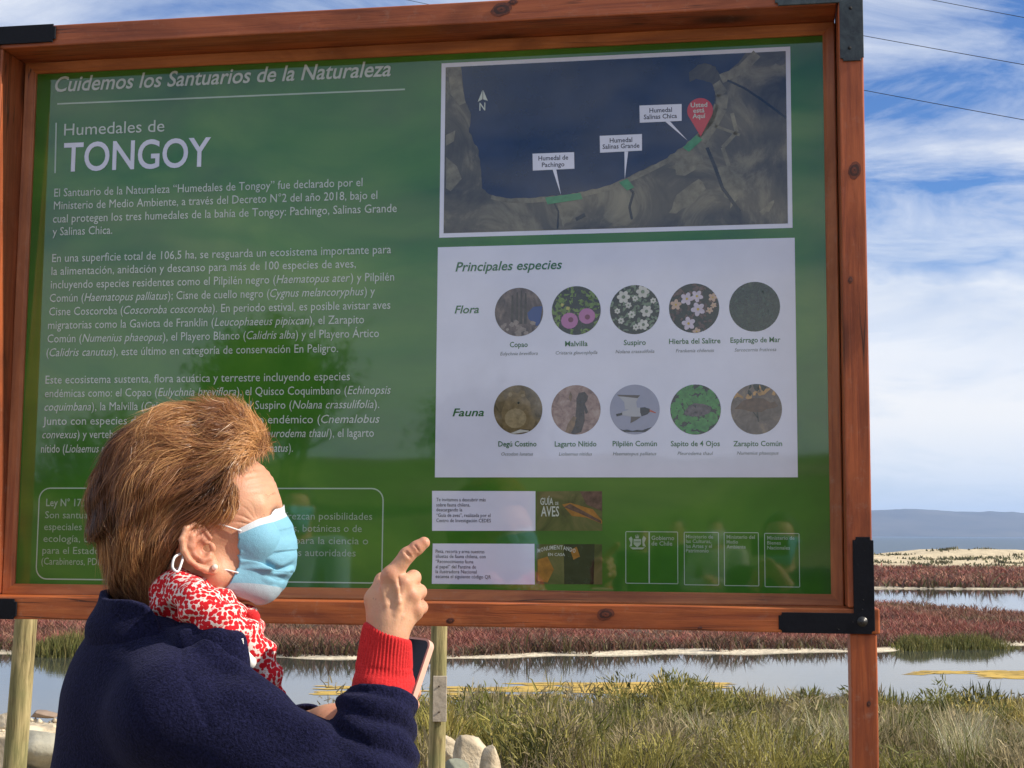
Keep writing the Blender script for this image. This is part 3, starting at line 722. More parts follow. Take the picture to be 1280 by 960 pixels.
# ---- printed panel
def print_mat(name, color, var=.06, scale=6, rough=.03):
    m, t, b = new_mat(name)
    oc = obj_coord(t); n = noise_node(t, oc, scale, 4, .6); c = Vector(color)
    L(t, ramp_node(t, n, [(.3, tuple(c*(1-var))), (.7, tuple(c*(1+var)))]), b.inputs['Base Color'])
    b.inputs['Roughness'].default_value = rough; b.inputs['IOR'].default_value = 1.78
    w = noise_node(t, oc, 3.2, 2, .5); add_bump(t, b, w, .0009, .5)
    return m
P_GREEN, t, b = new_mat('green_print')
oc = obj_coord(t); mp = mapping_node(t, oc, (1, 1, 1.8)); n = noise_node(t, mp, 2.6, 5, .55, .6)
L(t, ramp_node(t, n, [(.32, (.036, .135, .020)), (.52, (.054, .185, .022)), (.72, (.095, .245, .030))]), b.inputs['Base Color'])
b.inputs['Roughness'].default_value = .03; b.inputs['IOR'].default_value = 1.78
add_bump(t, b, noise_node(t, oc, 3.2, 2, .5), .0009, .5)
P_WHITE = print_mat('white_print', (.72, .75, .88)); P_INK = print_mat('pale_ink', (.55, .62, .56), .05); P_INK2 = print_mat('soft_ink', (.33, .45, .33), .05)
P_DGREEN = print_mat('green_ink', (.035, .15, .05)); P_GREY = print_mat('grey_ink', (.17, .20, .20)); P_LINE = print_mat('line_ink', (.42, .56, .45))
P_NAVY = print_mat('map_sea', (.010, .021, .062), .35, 9); P_RED = print_mat('pin_red', (.50, .035, .045)); P_WET = print_mat('map_wetland', (.05, .24, .10), .2, 60)
P_DKRIV = print_mat('map_gully', (.018, .022, .024), .3, 60); P_SAND = print_mat('map_sand', (.17, .16, .11), .45, 40); P_DARK = print_mat('dark_ink', (.03, .03, .05))
def noise_print(name, stops, scale, detail=6, dist=.6, aniso=(1, 1, 1)):
    m, t, b = new_mat(name)
    oc = obj_coord(t); mp = mapping_node(t, oc, aniso); n = noise_node(t, mp, scale, detail, .65, dist)
    L(t, ramp_node(t, n, stops), b.inputs['Base Color'])
    b.inputs['Roughness'].default_value = .03; b.inputs['IOR'].default_value = 1.78
    add_bump(t, b, noise_node(t, oc, 3.2, 2, .5), .0009, .5); return m
P_LAND = noise_print('map_land', [(.36, (.045, .045, .040)), (.50, (.09, .085, .066)), (.57, (.16, .15, .105)), (.72, (.24, .225, .155))], 7, 8, 1.2)
LAY = .0003
def flat_local(polys):
    """polys: (list of (x,z), layer, material index) -> mesh"""
    V, F_, mi = [], [], []
    for pts, lay, k in polys:
        A = sum(p[0]*q[1]-q[0]*p[1] for p, q in zip(pts, pts[1:]+pts[:1]))
        pts = list(pts) if A > 0 else list(pts)[::-1]
        o = len(V); V += [(p[0], -LAY*lay, p[1]) for p in pts]; F_.append(tuple(range(o, len(V)))); mi.append(k)
    me = mesh_np('print', np.array(V), faces=F_); me.polygons.foreach_set('material_index', mi); return me
def ppx(pts): return [tuple(UV(x, y)) for x, y in pts]
def zC(pts): return ppx([(540+x/2.56, 40+y/2.56) for x, y in pts])
def zD(pts): return ppx([(540+x/2.7234, 300+y/2.7234) for x, y in pts])
def zE(pts): return ppx([(530+x/2.4615, 590+y/2.4615) for x, y in pts])
panel = link('panel', box_mesh(PX0-.004, PX1+.004, 0, .006, PZ0-.004, PZ1+.004, 0), board, P_GREEN); tag(panel, 'glossy green printed panel')
tag(link('backing_board', box_mesh(X0-.004, X1+.004, .008, .022, Z0-.004, Z1+.004, 0), board, simple_mat('plywood', (.35, .22, .12), .8)), None)
# ---- lettering
_fo = bpy.data.curves.new('letters', 'FONT'); _fob = bpy.data.objects.new('letters', _fo); COL.objects.link(_fob)
def run_mesh(s, bold, italic, res=2):
    _fo.body = s; _fo.shear = .24 if italic else 0; _fo.offset = .013 if bold else 0.0; _fo.resolution_u = res; _fo.fill_mode = 'FRONT'; _fo.size = 1
    dg = bpy.context.evaluated_depsgraph_get(); dg.update()
    me = bpy.data.meshes.new_from_object(_fob.evaluated_get(dg))
    V = np.zeros(len(me.vertices)*3); me.vertices.foreach_get('co', V); V = V.reshape(-1, 3)[:, :2]
    F_ = [tuple(p.vertices) for p in me.polygons]; bpy.data.meshes.remove(me); return V, F_
V_, _ = run_mesh('H', False, False); CAPH = V_[:, 1].max()
def u_at(px, z, py0):
    a, b_ = py0-60, py0+60
    for _ in range(40):
        m_ = (a+b_)/2
        if UV(px, m_)[1] > z: a = m_
        else: b_ = m_
    return UV(px, m_)[0]
def text_piece(s, xl, yb, xr, cap_px, bold=False, italic=False, layer=3, res=2, center=None):
    """one line of lettering on the panel; *...* switches italics"""
    Vs, Fs, off, x = [], [], 0, 0.0
    it = italic
    for i, part in enumerate(s.split('*')):
        if i: it = not it
        if not part: continue
        lead = len(part)-len(part.lstrip(' ')); trail = len(part)-len(part.rstrip(' '))
        x += lead*.26
        V, F_ = run_mesh(part.strip(' '), bold, it, res)
        mn = V[:, 0].min(); V = V.copy(); V[:, 0] += x-mn; x = V[:, 0].max()+.06+trail*.26
        Vs.append(V); Fs += [tuple(k+off for k in f) for f in F_]; off += len(V)
    V = np.concatenate(Vs); w = V[:, 0].max()-V[:, 0].min()
    u0, z0 = UV(xl, yb); u1 = u_at(xr, z0, yb)
    h = abs(UV(xl, yb-cap_px)[1]-z0)
    P = np.stack([u0+(V[:, 0]-V[:, 0].min())*(u1-u0)/w, np.full(len(V), -LAY*layer), z0+V[:, 1]*h/CAPH], -1)
    return P, Fs
def lettering(name, pieces, mat, parent, label=None):
    if name in ('species_name', 'card_text', 'cover_text', 'ministry_text', 'species_heading') and len(pieces) > 1:
        for p_ in pieces: lettering(name, [p_], mat, parent, label)
        return
    V, F_, o = [], [], 0
    for P, fs in pieces:
        V.append(P); F_ += [tuple(k+o for k in f) for f in fs]; o += len(P)
    ob = link(name, mesh_np(name, np.concatenate(V), faces=F_), parent, mat)
    if label: tag(ob, label)
    return ob
T_ = text_piece
def rect_px(x0, y0, x1, y1, w=2.0, z1=None):
    """a straight printed rule from one measured point to another, w pixels thick"""
    a, b_ = UV(x0, y0), UV(x1, y1); d = b_-a; n = np.array([-d[1], d[0]])/np.linalg.norm(d)*w*.00081
    return [tuple(a+n), tuple(b_+n), tuple(b_-n), tuple(a-n)]
link('title', flat_local([(rect_px(71.7, 130, 506.3, 111.8, 2.2), 2, 0), (rect_px(70.5, 153.5, 69, 216.5, 2.2), 2, 0)]), panel, P_LINE)
lettering('title', [T_('Cuidemos los Santuarios de la Naturaleza', 68.8, 114.8, 488.6, 18.2, True, True, res=4)], P_INK, panel, 'italic heading Cuidemos los Santuarios de la Naturaleza')
lettering('title', [T_('Humedales de', 80.2, 169.6, 205.5, 14.5, res=4)], P_INK, panel)
lettering('title', [T_('TONGOY', 79, 214.3, 262.9, 34.5, True, res=5)], P_WHITE, panel, 'big bold TONGOY')
p1 = [('El Santuario de la Naturaleza “Humedales de Tongoy” fue declarado por el', 68, 246, 453.2), ('Ministerio de Medio Ambiente, a través del Decreto N°2 del año 2018, bajo el', 67.5, 262, 471.7),
      ('cual protegen los tres humedales de la bahía de Tongoy: Pachingo, Salinas Grande', 66.3, 278.5, 496), ('y Salinas Chica.', 66, 294.5, 140.5)]
p2 = [('En una superficie total de 106,5 ha, se resguarda un ecosistema importante para', 65.4, 327.8, 489), ('la alimentación, anidación y descanso para más de 100 especies de aves,', 64.5, 343.9, 445),
      ('incluyendo especies residentes como el Pilpilén negro (*Haematopus ater*) y Pilpilén', 63.7, 360.8, 492.8), ('Común (*Haematopus palliatus*); Cisne de cuello negro (*Cygnus melancoryphus*) y', 62.4, 377.6, 468.7),
      ('Cisne Coscoroba (*Coscoroba coscoroba*). En periodo estival, es posible avistar aves', 61.6, 394.5, 488), ('migratorias como la Gaviota de Franklin (*Leucophaeeus pipixcan*), el Zarapito', 60.3, 411.4, 455.2),
      ('Común (*Numenius phaeopus*), el Playero Blanco (*Calidris alba*) y el Playero Ártico', 59.5, 428.3, 473.8), ('(*Calidris canutus*), este último en categoría de conservación En Peligro.', 58.2, 445.6, 422.7)]
p3 = [('Este ecosistema sustenta, flora acuática y terrestre incluyendo especies', 57, 479.7, 437.5), ('endémicas como: el Copao (*Eulychnia breviflora*), el Quisco Coquimbano (*Echinopsis', 56.2, 496.6, 488.6),
      ('*coquimbana*), la Malvilla (*Cristaria glaucophylla*) y el Suspiro (*Nolana crassulifolia*).', 55.7, 513.5, 474.2), ('Junto con especies de fauna como el coleóptero endémico (*Cnemalobus', 53.8, 531.2, 474.6),
      ('*convexus*) y vertebrados como el sapito de cuatro ojos (*Pleurodema thaul*), el lagarto', 53, 548, 467.5), ('nítido (*Liolaemus nitidus*) y el lagarto de plata (*Liolaemus platei ornatus*).', 51.5, 565.8, 366.2)]
for p in (p1, p2, p3): lettering('paragraph', [T_(s, a, b_, c, 10.0) for s, a, b_, c in p], P_INK, panel)
box = [T_('Ley N° 17.288', 57.8, 632.6, 120, 9.0, True), T_('Son santuarios de la naturaleza todos aquellos sitios que ofrezcan posibilidades', 56.5, 647.8, 465.4, 8.6),
       T_('especiales para estudios e investigaciones geológicas, zoológicas, botánicas o de', 55.3, 662.5, 452.3, 8.6), T_('ecología, o que posean formaciones naturales de interés para la ciencia o', 54.4, 677.3, 460.3, 8.6),
       T_('para el Estado. Cualquier infracción debe ser denunciada a las autoridades', 53.2, 692, 444.7, 8.6), T_('(Carabineros, PDI, Municipalidad).', 51.9, 705.6, 190, 8.6)]
lettering('paragraph', box, P_INK2, panel, 'small law text inside the rounded box')
# rounded outline box
cn = ppx([(48.3, 609.8), (480, 609.5), (478, 730), (41, 724)]); xa, xb = cn[3][0]+.006, cn[1][0]; za, zb = (cn[3][1]+cn[2][1])/2, (cn[0][1]+cn[1][1])/2
def ring_poly(xa, xb, za, zb, rad, w, lay, k=6):
    out, inn = [], []
    for (cx_, cz_, a0) in ((xb-rad, zb-rad, 0), (xa+rad, zb-rad, 90), (xa+rad, za+rad, 180), (xb-rad, za+rad, 270)):
        for i in range(k+1):
            a = math.radians(a0+90*i/k); out.append((cx_+rad*math.cos(a), cz_+rad*math.sin(a))); inn.append((cx_+(rad-w)*math.cos(a), cz_+(rad-w)*math.sin(a)))
    n = len(out); return [([out[i], out[(i+1) % n], inn[(i+1) % n], inn[i]], lay, 0) for i in range(n)]
link('outline_box', flat_local(ring_poly(xa, xb, za, zb, .026, .0026, 2)), panel, P_LINE)
# ---- map
mapo = zC([(32, 105), (1144, 42), (1156, 625), (22, 660)])
mx0, mx1, mz0, mz1 = (mapo[0][0]+mapo[3][0])/2, (mapo[1][0]+mapo[2][0])/2, (mapo[2][1]+mapo[3][1])/2, (mapo[0][1]+mapo[1][1])/2
R4 = lambda a, b_, c, d: [(a, c), (b_, c), (b_, d), (a, d)]
bw = .0092
sea_p = [(93, 118), (105, 215), (125, 265), (118, 320), (150, 380), (158, 460), (160, 500), (185, 520), (240, 532), (310, 532), (370, 527), (440, 520), (500, 507), (560, 492), (620, 468), (680, 440), (740, 410), (800, 370), (850, 325), (890, 275), (905, 225), (905, 190), (895, 165), (870, 155), (845, 150), (825, 160), (822, 130), (850, 105), (875, 100), (905, 110), (920, 135), (950, 125), (980, 100), (1005, 68)]
sp = zC(sea_p); sp2 = []
for i, p in enumerate(sp):                                  # crinkle the coast
    sp2.append(p)
    if 0 < i < len(sp)-1 and i+1 < len(sp):
        q = sp[i+1]; k = 5
        for j in range(1, k):
            f = j/k; nx_, nz_ = q[1]-p[1], -(q[0]-p[0]); a = .10*(float(vnoise(i*3.1+j*1.7, 0, 0, 3))-.5)
            sp2.append((p[0]+(q[0]-p[0])*f+nx_*a, p[1]+(q[1]-p[1])*f+nz_*a))
sp2[0] = (sp2[0][0], mz1-bw); sp2[-1] = (sp2[-1][0], mz1-bw)
polys = [(R4(mx0, mx1, mz0, mz1), 1, 0), (R4(mx0+bw, mx1-bw, mz0+bw, mz1-bw), 2, 1), (sp2, 3, 2)]
def band(pts, w, lay, k):
    P = np.array(zC(pts)); r = []
    for a, b_ in zip(P[:-1], P[1:]):
        d = b_-a; n = np.array([-d[1], d[0]])/np.linalg.norm(d)*w; r.append(([tuple(a+n), tuple(b_+n), tuple(b_-n), tuple(a-n)], lay, k))
    return r
coast = sea_p[7:21]
polys += [(zC([(52, 122), (92, 122), (100, 190), (112, 225), (88, 235), (60, 200)]), 2.4, 4), (zC([(45, 330), (75, 315), (70, 350), (45, 365)]), 2.4, 4), (zC([(45, 400), (80, 430), (95, 470), (60, 510), (45, 500)]), 2.4, 4)]
polys += band([(p[0]+5, p[1]+7) for p in coast], .0055, 2.5, 4)
polys += band([(905, 165), (930, 200), (925, 245), (895, 300), (860, 350)], .012, 2.5, 4)
polys += band([(925, 150), (990, 120), (1040, 70)], .010, 2.52, 4) + band([(960, 260), (975, 320), (930, 370), (950, 430)], .004, 2.5, 4) + band([(985, 330), (905, 300)], .003, 2.5, 4)
polys += band([(390, 545), (405, 575), (402, 630)], .0018, 2.6, 5) + band([(615, 480), (645, 515), (632, 560), (640, 600)], .0026, 2.6, 5) + band([(945, 155), (1000, 180), (1060, 220), (1133, 275)], .0022, 2.6, 5) + band([(880, 370), (905, 430), (930, 500), (985, 575)], .0034, 2.6, 5) + band([(460, 600), (490, 585)], .004, 2.6, 5)
for poly in ([(800, 380), (870, 400), (850, 440), (800, 460), (760, 440)], [(780, 520), (860, 470), (880, 500), (820, 560), (760, 585)], [(910, 430), (960, 440), (1000, 500), (960, 560), (930, 510)], [(400, 560), (470, 560), (450, 600), (420, 625)], [(1050, 570), (1095, 540), (1090, 560), (1055, 590)], [(1085, 110), (1128, 100), (1128, 140), (1100, 130)]):
    P = zC(poly); P2 = []
    for p, q in zip(P, P[1:]+P[:1]):
        for f in (0, .33, .66): P2.append((p[0]+(q[0]-p[0])*f+.004*math.sin(p[0]*900+f*9), p[1]+(q[1]-p[1])*f+.004*math.cos(p[1]*800+f*7)))
    polys.append((P2, 2.55, 4))
polys += [(zC([(362, 530), (475, 515), (482, 535), (370, 552)]), 4, 3), (zC([(598, 482), (625, 470), (647, 497), (625, 508)]), 4, 3), (zC([(803, 370), (845, 330), (866, 345), (822, 384)]), 4, 3)]
link('map', flat_local(polys), panel, [P_WHITE, P_LAND, P_NAVY, P_WET, P_SAND, P_DKRIV])
for (bx, ptr, lines, lx) in (([(322, 390), (455, 385), (456, 438), (323, 444)], [(386, 440), (398, 440), (413, 522)], [('Humedal de', 341, 412, 436), ('Pachingo', 352, 433, 424)], 0),
                             ([(537, 333), (672, 327), (672, 380), (538, 387)], [(616, 383), (628, 383), (617, 472)], [('Humedal', 569, 355, 641), ('Salinas Grande', 546, 375, 664)], 0),
                             ([(664, 236), (799, 231), (799, 285), (665, 291)], [(746, 287), (762, 287), (818, 348)], [('Humedal', 696, 259, 768), ('Salinas Chica', 678, 280, 784)], 0)):
    ob = link('map_label', flat_local([(zC(bx), 5, 0), (zC(ptr), 5, 0)]), panel, P_WHITE)
    lettering('map_label', [T_(s, 540+a/2.56, 40+y/2.56, 540+b_/2.56, 5.6, True, layer=6, res=2) for s, a, y, b_ in lines], P_DARK, panel)
pc = zC([(858, 252)])[0]; pt = zC([(860, 335)])[0]; r_ = .0265
pts = [(pc[0]+r_*math.cos(math.radians(a)), pc[1]+r_*math.sin(math.radians(a))) for a in range(-28, 209, 12)]
link('map_pin', flat_local([(pts+[pt], 5, 0)]), panel, P_RED)
lettering('map_pin', [T_('Usted', 540+828/2.56, 40+242/2.56, 540+881/2.56, 5.6, True, layer=6), T_('está', 540+836/2.56, 40+259/2.56, 540+872/2.56, 5.4, True, layer=6), T_('Aquí', 540+834/2.56, 40+277/2.56, 540+875/2.56, 5.6, True, layer=6)], P_INK, panel)
link('north_arrow', flat_local([(zC([(162, 186), (147, 224), (162, 216)]), 5, 0), (zC([(164, 186), (179, 221), (164, 216)]), 5, 0)]), panel, P_INK)
lettering('north_arrow', [T_('N', 540+152/2.56, 40+252/2.56, 540+171/2.56, 9.5, True, layer=5, res=3)], P_INK, panel)
# ---- species sheet
so_ = zD([(22, 25), (1230, 0), (1250, 808), (8, 808)])
s0x, s1x, s0z, s1z = (so_[0][0]+so_[3][0])/2, UV(996, 500)[0], (so_[2][1]+so_[3][1])/2, so_[0][1]
link('species_sheet', flat_local([(R4(s0x, s1x, s0z, s1z), 1, 0)]), panel, P_WHITE)
def TD(s, a, y, b_, cap_, **k): return T_(s, 540+a/2.7234, 300+y/2.7234, 540+b_/2.7234, cap_, **k)
lettering('species_heading', [TD('Principales especies', 80, 107, 443, 11.2, bold=True, italic=True, layer=3, res=3), TD('Flora', 77, 250, 160, 9.5, bold=True, italic=True, layer=3, res=3), TD('Fauna', 70, 600, 177, 9.5, bold=True, italic=True, layer=3, res=3)], P_DGREEN, panel)
lettering('species_name', [TD(s, a, y, b_, 6.4, bold=True) for s, a, y, b_ in (('Copao', 265, 365, 326), ('Malvilla', 453, 362, 530), ('Suspiro', 653, 358, 728), ('Hierba del Salitre', 807, 354, 982), ('Espárrago de Mar', 1016, 350, 1186),
    ('Degú Costino', 226, 703, 356), ('Lagarto Nítido', 418, 703, 560), ('Pilpilén Común', 615, 702, 766), ('Sapito de 4 Ojos', 813, 702, 980), ('Zarapito Común', 1026, 702, 1192))], P_DGREEN, panel)
lettering('species_name', [TD(s, a, y, b_, 4.2, italic=True) for s, a, y, b_ in (('Eulychnia breviflora', 232, 393, 360), ('Cristaria glaucophylla', 421, 390, 563), ('Nolana crassulifolia', 625, 386, 757), ('Frankenia chilensis', 830, 383, 960), ('Sarcocornia fruticosa', 1030, 380, 1172),
    ('Octodon lunatus', 236, 734, 344), ('Liolaemus nitidus', 432, 734, 545), ('Haematopus palliatus', 616, 733, 764), ('Pleurodema thaul', 836, 732, 957), ('Numenius phaeopus', 1038, 731, 1180))], P_GREY, panel, 'small italic Latin names')
def disc(cx_, cy_, r=31.8): c = UV(540+cx_/2.7234, 300+cy_/2.7234); return c, r*.00160
pr = np.random.default_rng(11)
def circ(c, r, k=40, sx=1, sz=1, rot=0):
    return [(c[0]+r*sx*math.cos(a)*math.cos(rot)-r*sz*math.sin(a)*math.sin(rot), c[1]+r*sx*math.cos(a)*math.sin(rot)+r*sz*math.sin(a)*math.cos(rot)) for a in np.linspace(0, 2*math.pi, k, endpoint=False)]
def flower(c, r, petals, lay, k, seed=0):
    return [(circ((c[0]+r*.55*math.cos(a), c[1]+r*.55*math.sin(a)), r*.5, 10, 1, .72, a), lay+.03*i, k) for i, a in enumerate(np.linspace(seed, 2*math.pi+seed, petals, endpoint=False))]
def clip(polys, c, R_):
    out = []
    for pts, lay, k in polys:
        pts = [(c[0]+(p[0]-c[0])*min(1, R_*.995/max(1e-9, math.hypot(p[0]-c[0], p[1]-c[1]))), c[1]+(p[1]-c[1])*min(1, R_*.995/max(1e-9, math.hypot(p[0]-c[0], p[1]-c[1])))) for p in pts]
        out.append((pts, lay, k))
    return out
def photo(cx_, cy_, mats, shapes, label):
    c, R_ = disc(cx_, cy_); polys = [(circ(c, R_, 48), 2, 0)]+clip(shapes(c, R_), c, R_)
    tag(link('species_photo', flat_local(polys), panel, mats), label)
def blobs(c, R_, n, r0, r1, k, lay=3, region=None, seed=1, sz=1):
    q = np.random.default_rng(seed); o = []
    for i in range(n):
        a, d = q.uniform(0, 6.28), R_*math.sqrt(q.uniform(0, 1)); p = (c[0]+d*math.cos(a), c[1]+d*math.sin(a))
        if region and not region((p[0]-c[0])/R_, (p[1]-c[1])/R_): continue
        r = q.uniform(r0, r1)*R_; ang = q.uniform(0, 3.14)
        pts = circ(p, r, 9, 1, sz, ang); pts = [(x+r*.2*q.normal(), z+r*.2*q.normal()) for x, z in pts]
        o.append((pts, lay+i*.004, k))
    return o
pk = print_mat; DK = pk('photo_dark', (.020, .028, .018), .5, 60)
loc = lambda c, R_, pts: [(c[0]+x*R_, c[1]+z*R_) for x, z in pts]
photo(296, 245, [noise_print('copao_photo', [(.35, (.045, .035, .035)), (.5, (.11, .085, .075)), (.66, (.22, .17, .14))], 60, 6, .5, (1, 1, .5)), pk('photo_blue', (.03, .07, .24)), pk('photo_cactus', (.05, .045, .035), .4, 80), pk('photo_stone', (.26, .22, .19), .3, 90)],
      lambda c, R_: [(loc(c, R_, [(.35, -.05), (.6, .2), (1.1, .25), (1.1, -.6), (.75, -.6), (.4, -.3)]), 3, 1)]+[(loc(c, R_, [(x, -.5), (x+.05, .9-abs(x)*.6), (x+.11, .9-abs(x)*.6), (x+.13, -.5)]), 3.2, 2) for x in (-.35, -.15, .02, .2)]+blobs(c, R_, 24, .06, .16, 3, 3.4, lambda x, z: z < -.35, 3), 'round photo of brown cactus stems with blue sky at the right')
LG = pk('photo_leaf', (.13, .22, .04), .4, 80); PKN = pk('photo_pink', (.42, .16, .36)); DPK = pk('photo_magenta', (.16, .03, .08)); YL = pk('photo_yellow', (.42, .40, .10))
photo(491, 240, [DK, LG, PKN, DPK, YL], lambda c, R_: blobs(c, R_, 110, .07, .16, 1, 3, lambda x, z: z > -.25 or abs(x) > .7 or z < -.75, 5, .35)+blobs(c, R_, 16, .06, .14, 4, 3.6, lambda x, z: abs(z) < .3 and x < .1, 8)
      + [(circ((c[0]-.27*R_, c[1]-.42*R_), .35*R_, 14, 1, .95), 4.2, 2), (circ((c[0]+.44*R_, c[1]-.24*R_), .34*R_, 14, 1, .95), 4.3, 2), (circ((c[0]-.22*R_, c[1]-.38*R_), .11*R_, 9), 4.6, 3), (circ((c[0]+.46*R_, c[1]-.28*R_), .11*R_, 9), 4.6, 3)], 'round photo of two pink flowers among green leaves')
WF = pk('photo_white', (.55, .56, .52), .15, 60); GL = pk('photo_greygreen', (.14, .20, .13), .4, 80)
def sus(c, R_):
    o = blobs(c, R_, 90, .05, .11, 1, 3, None, 15, .6)
    for i, (x, z, r) in enumerate(((-.45, .52, .26), (.33, .72, .26), (.48, -.08, .24), (.35, -.62, .22), (-.12, -.2, .15), (-.55, -.45, .13), (-.25, .18, .13), (.02, .45, .12), (.75, .35, .12), (-.7, -.05, .12), (.05, -.72, .13))):
        o += flower((c[0]+x*R_, c[1]+z*R_), r*R_, 6, 4, 2, i)+[(circ((c[0]+x*R_, c[1]+z*R_), r*R_*.3, 8), 5, 1)]
    return o
photo(690, 237, [DK, GL, WF], sus, 'round photo of small white flowers on dark foliage')
LV = pk('photo_lilac', (.55, .50, .60), .1, 60); PE = pk('photo_peach', (.50, .36, .27)); YC = pk('photo_gold', (.5, .36, .05)); BR = pk('photo_brown', (.10, .06, .05), .5, 80)
def hie(c, R_):
    o = blobs(c, R_, 70, .05, .12, 4, 3, None, 25, .6)
    for i, (x, z, r, k) in enumerate(((-.28, .38, .26, 1), (.12, .48, .24, 1), (.16, -.05, .28, 1), (-.22, -.62, .27, 1), (-.72, .15, .22, 2), (.75, .42, .18, 2), (.62, -.1, .14, 2), (.78, .1, .12, 2), (.10, -.95, .16, 2))):
        o += flower((c[0]+x*R_, c[1]+z*R_), r*R_, 5, 4+i*.1, k, i)+[(circ((c[0]+x*R_, c[1]+z*R_), r*R_*.2, 8), 5.5, 3)]
    return o
photo(892, 232, [DK, LV, PE, YC, BR], hie, 'round photo of pale lilac five petalled flowers')
photo(1098, 227, [noise_print('samphire_photo', [(.35, (.012, .022, .020)), (.55, (.028, .050, .036)), (.72, (.07, .10, .06))], 90, 7, .8), pk('photo_tuft', (.035, .07, .05), .5, 90)], lambda c, R_: blobs(c, R_, 60, .06, .14, 1, 3, None, 33, .25), 'round photo of dark blue green glasswort')
FU = pk('photo_fur', (.20, .15, .075), .3, 90); FU2 = pk('photo_fur_light', (.32, .26, .15), .3, 90)
photo(293, 578, [noise_print('degu_photo', [(.35, (.07, .055, .03)), (.5, (.15, .115, .06)), (.7, (.24, .19, .11))], 40, 6, .5), FU, FU2, DK, WF],
      lambda c, R_: [(loc(c, R_, [(-.62, -.75), (-.68, -.1), (-.5, .45), (-.25, .72), (.0, .68), (.12, .8), (.28, .76), (.32, .5), (.5, .3), (.55, -.1), (.72, -.45), (.6, -.8)]), 3, 1), (circ((c[0]-.1*R_, c[1]-.35*R_), .45*R_, 16, 1, .9), 3.4, 2), (circ((c[0]+.02*R_, c[1]+.28*R_), .05*R_, 8), 4, 3), (circ((c[0]+.2*R_, c[1]+.58*R_), .09*R_, 9, 1, .7), 4, 2), (circ((c[0]-.32*R_, c[1]+.62*R_), .1*R_, 9, .8, 1), 4, 2), (loc(c, R_, [(-.3, -.95), (.1, -.8), (.45, -.85), (.5, -1), (-.2, -1.1)]), 4, 4)], 'round photo of a brown rodent sitting upright')
photo(490, 578, [noise_print('lizard_ground', [(.35, (.16, .10, .085)), (.5, (.30, .20, .17)), (.68, (.42, .33, .28))], 60, 6, .5), pk('photo_lizard', (.045, .035, .03), .5, 90), pk('photo_bronze', (.19, .12, .06), .4, 90)],
      lambda c, R_: [(loc(c, R_, [(.02, .45), (.12, .68), (.35, .72), (.5, .55), (.46, .38), (.36, .25), (.42, .1), (.5, -.1), (.40, -.18), (.34, 0), (.36, -.45), (.22, -.9), (-.05, -1), (-.35, -.92), (-.2, -.7), (-.02, -.3), (.02, .1)]), 3, 1), (loc(c, R_, [(-.45, -.95), (-.32, -.55), (-.1, -.25), (.02, -.3), (-.05, -.65), (-.2, -.95)]), 3.4, 2), (loc(c, R_, [(-.22, .75), (-.3, .5), (-.2, .3), (-.14, .55)]), 3.5, 2)], 'round photo of a dark lizard on pinkish stones')
BK2 = pk('photo_black', (.018, .018, .022)); GW = pk('photo_greywhite', (.42, .43, .46)); RB = pk('photo_redbill', (.45, .08, .04)); BWG = pk('photo_brownwing', (.10, .085, .075))
photo(690, 577, [pk('photo_palesky', (.30, .32, .43), .06, 30), BK2, GW, RB, BWG],
      lambda c, R_: [(loc(c, R_, [(-.75, -.2), (-.3, -.02), (-.15, .05), (.1, .08), (.28, .05), (.45, .03), (.42, -.16), (.2, -.28), (-.1, -.3), (-.4, -.24)]), 3, 2), (loc(c, R_, [(-.38, .0), (-.42, .3), (-.68, .58), (.2, .55), (.06, .3), (.1, .05)]), 3.3, 2), (loc(c, R_, [(-.72, .6), (.22, .57), (.12, .45), (-.45, .52), (-.62, .53)]), 3.6, 4), (loc(c, R_, [(.22, .07), (.4, .09), (.6, .02), (.62, -.09), (.5, -.2), (.28, -.28), (.22, -.12)]), 3.7, 1), (loc(c, R_, [(.6, .0), (.85, -.13), (.84, -.16), (.6, -.09)]), 3.8, 3), (loc(c, R_, [(-.15, -.28), (-.17, -.55), (.08, -.42), (.25, -.3)]), 3.4, 4), (loc(c, R_, [(-.75, -.18), (-.72, -.27), (-.5, -.22), (-.5, -.12)]), 3.8, 1)]
      + [(loc(c, R_, [(-.75, -.75), (-.6, -.78), (-.45, -.82), (-.3, -.8), (-.1, -.86), (.1, -.82), (.3, -.84), (.5, -.76), (.72, -.75), (.5, -1.1), (-.5, -1.1)]), 3, 1)], 'round photo of a black and white wader in flight with a red bill')
photo(897, 577, [DK, pk('photo_brightleaf', (.05, .22, .045), .4, 80), pk('photo_toad', (.10, .085, .09), .5, 90), BK2],
      lambda c, R_: blobs(c, R_, 130, .08, .16, 1, 3, None, 44, .8)+[(loc(c, R_, [(-.45, -.15), (-.3, .1), (-.05, .25), (.3, .22), (.65, .1), (.55, -.15), (.2, -.28), (-.2, -.28)]), 4.0, 2)]+blobs(c, R_, 30, .04, .08, 3, 4.3, lambda x, z: abs(x) < .5 and abs(z) < .22, 46, .4), 'round photo of a small grey toad on green leaves')
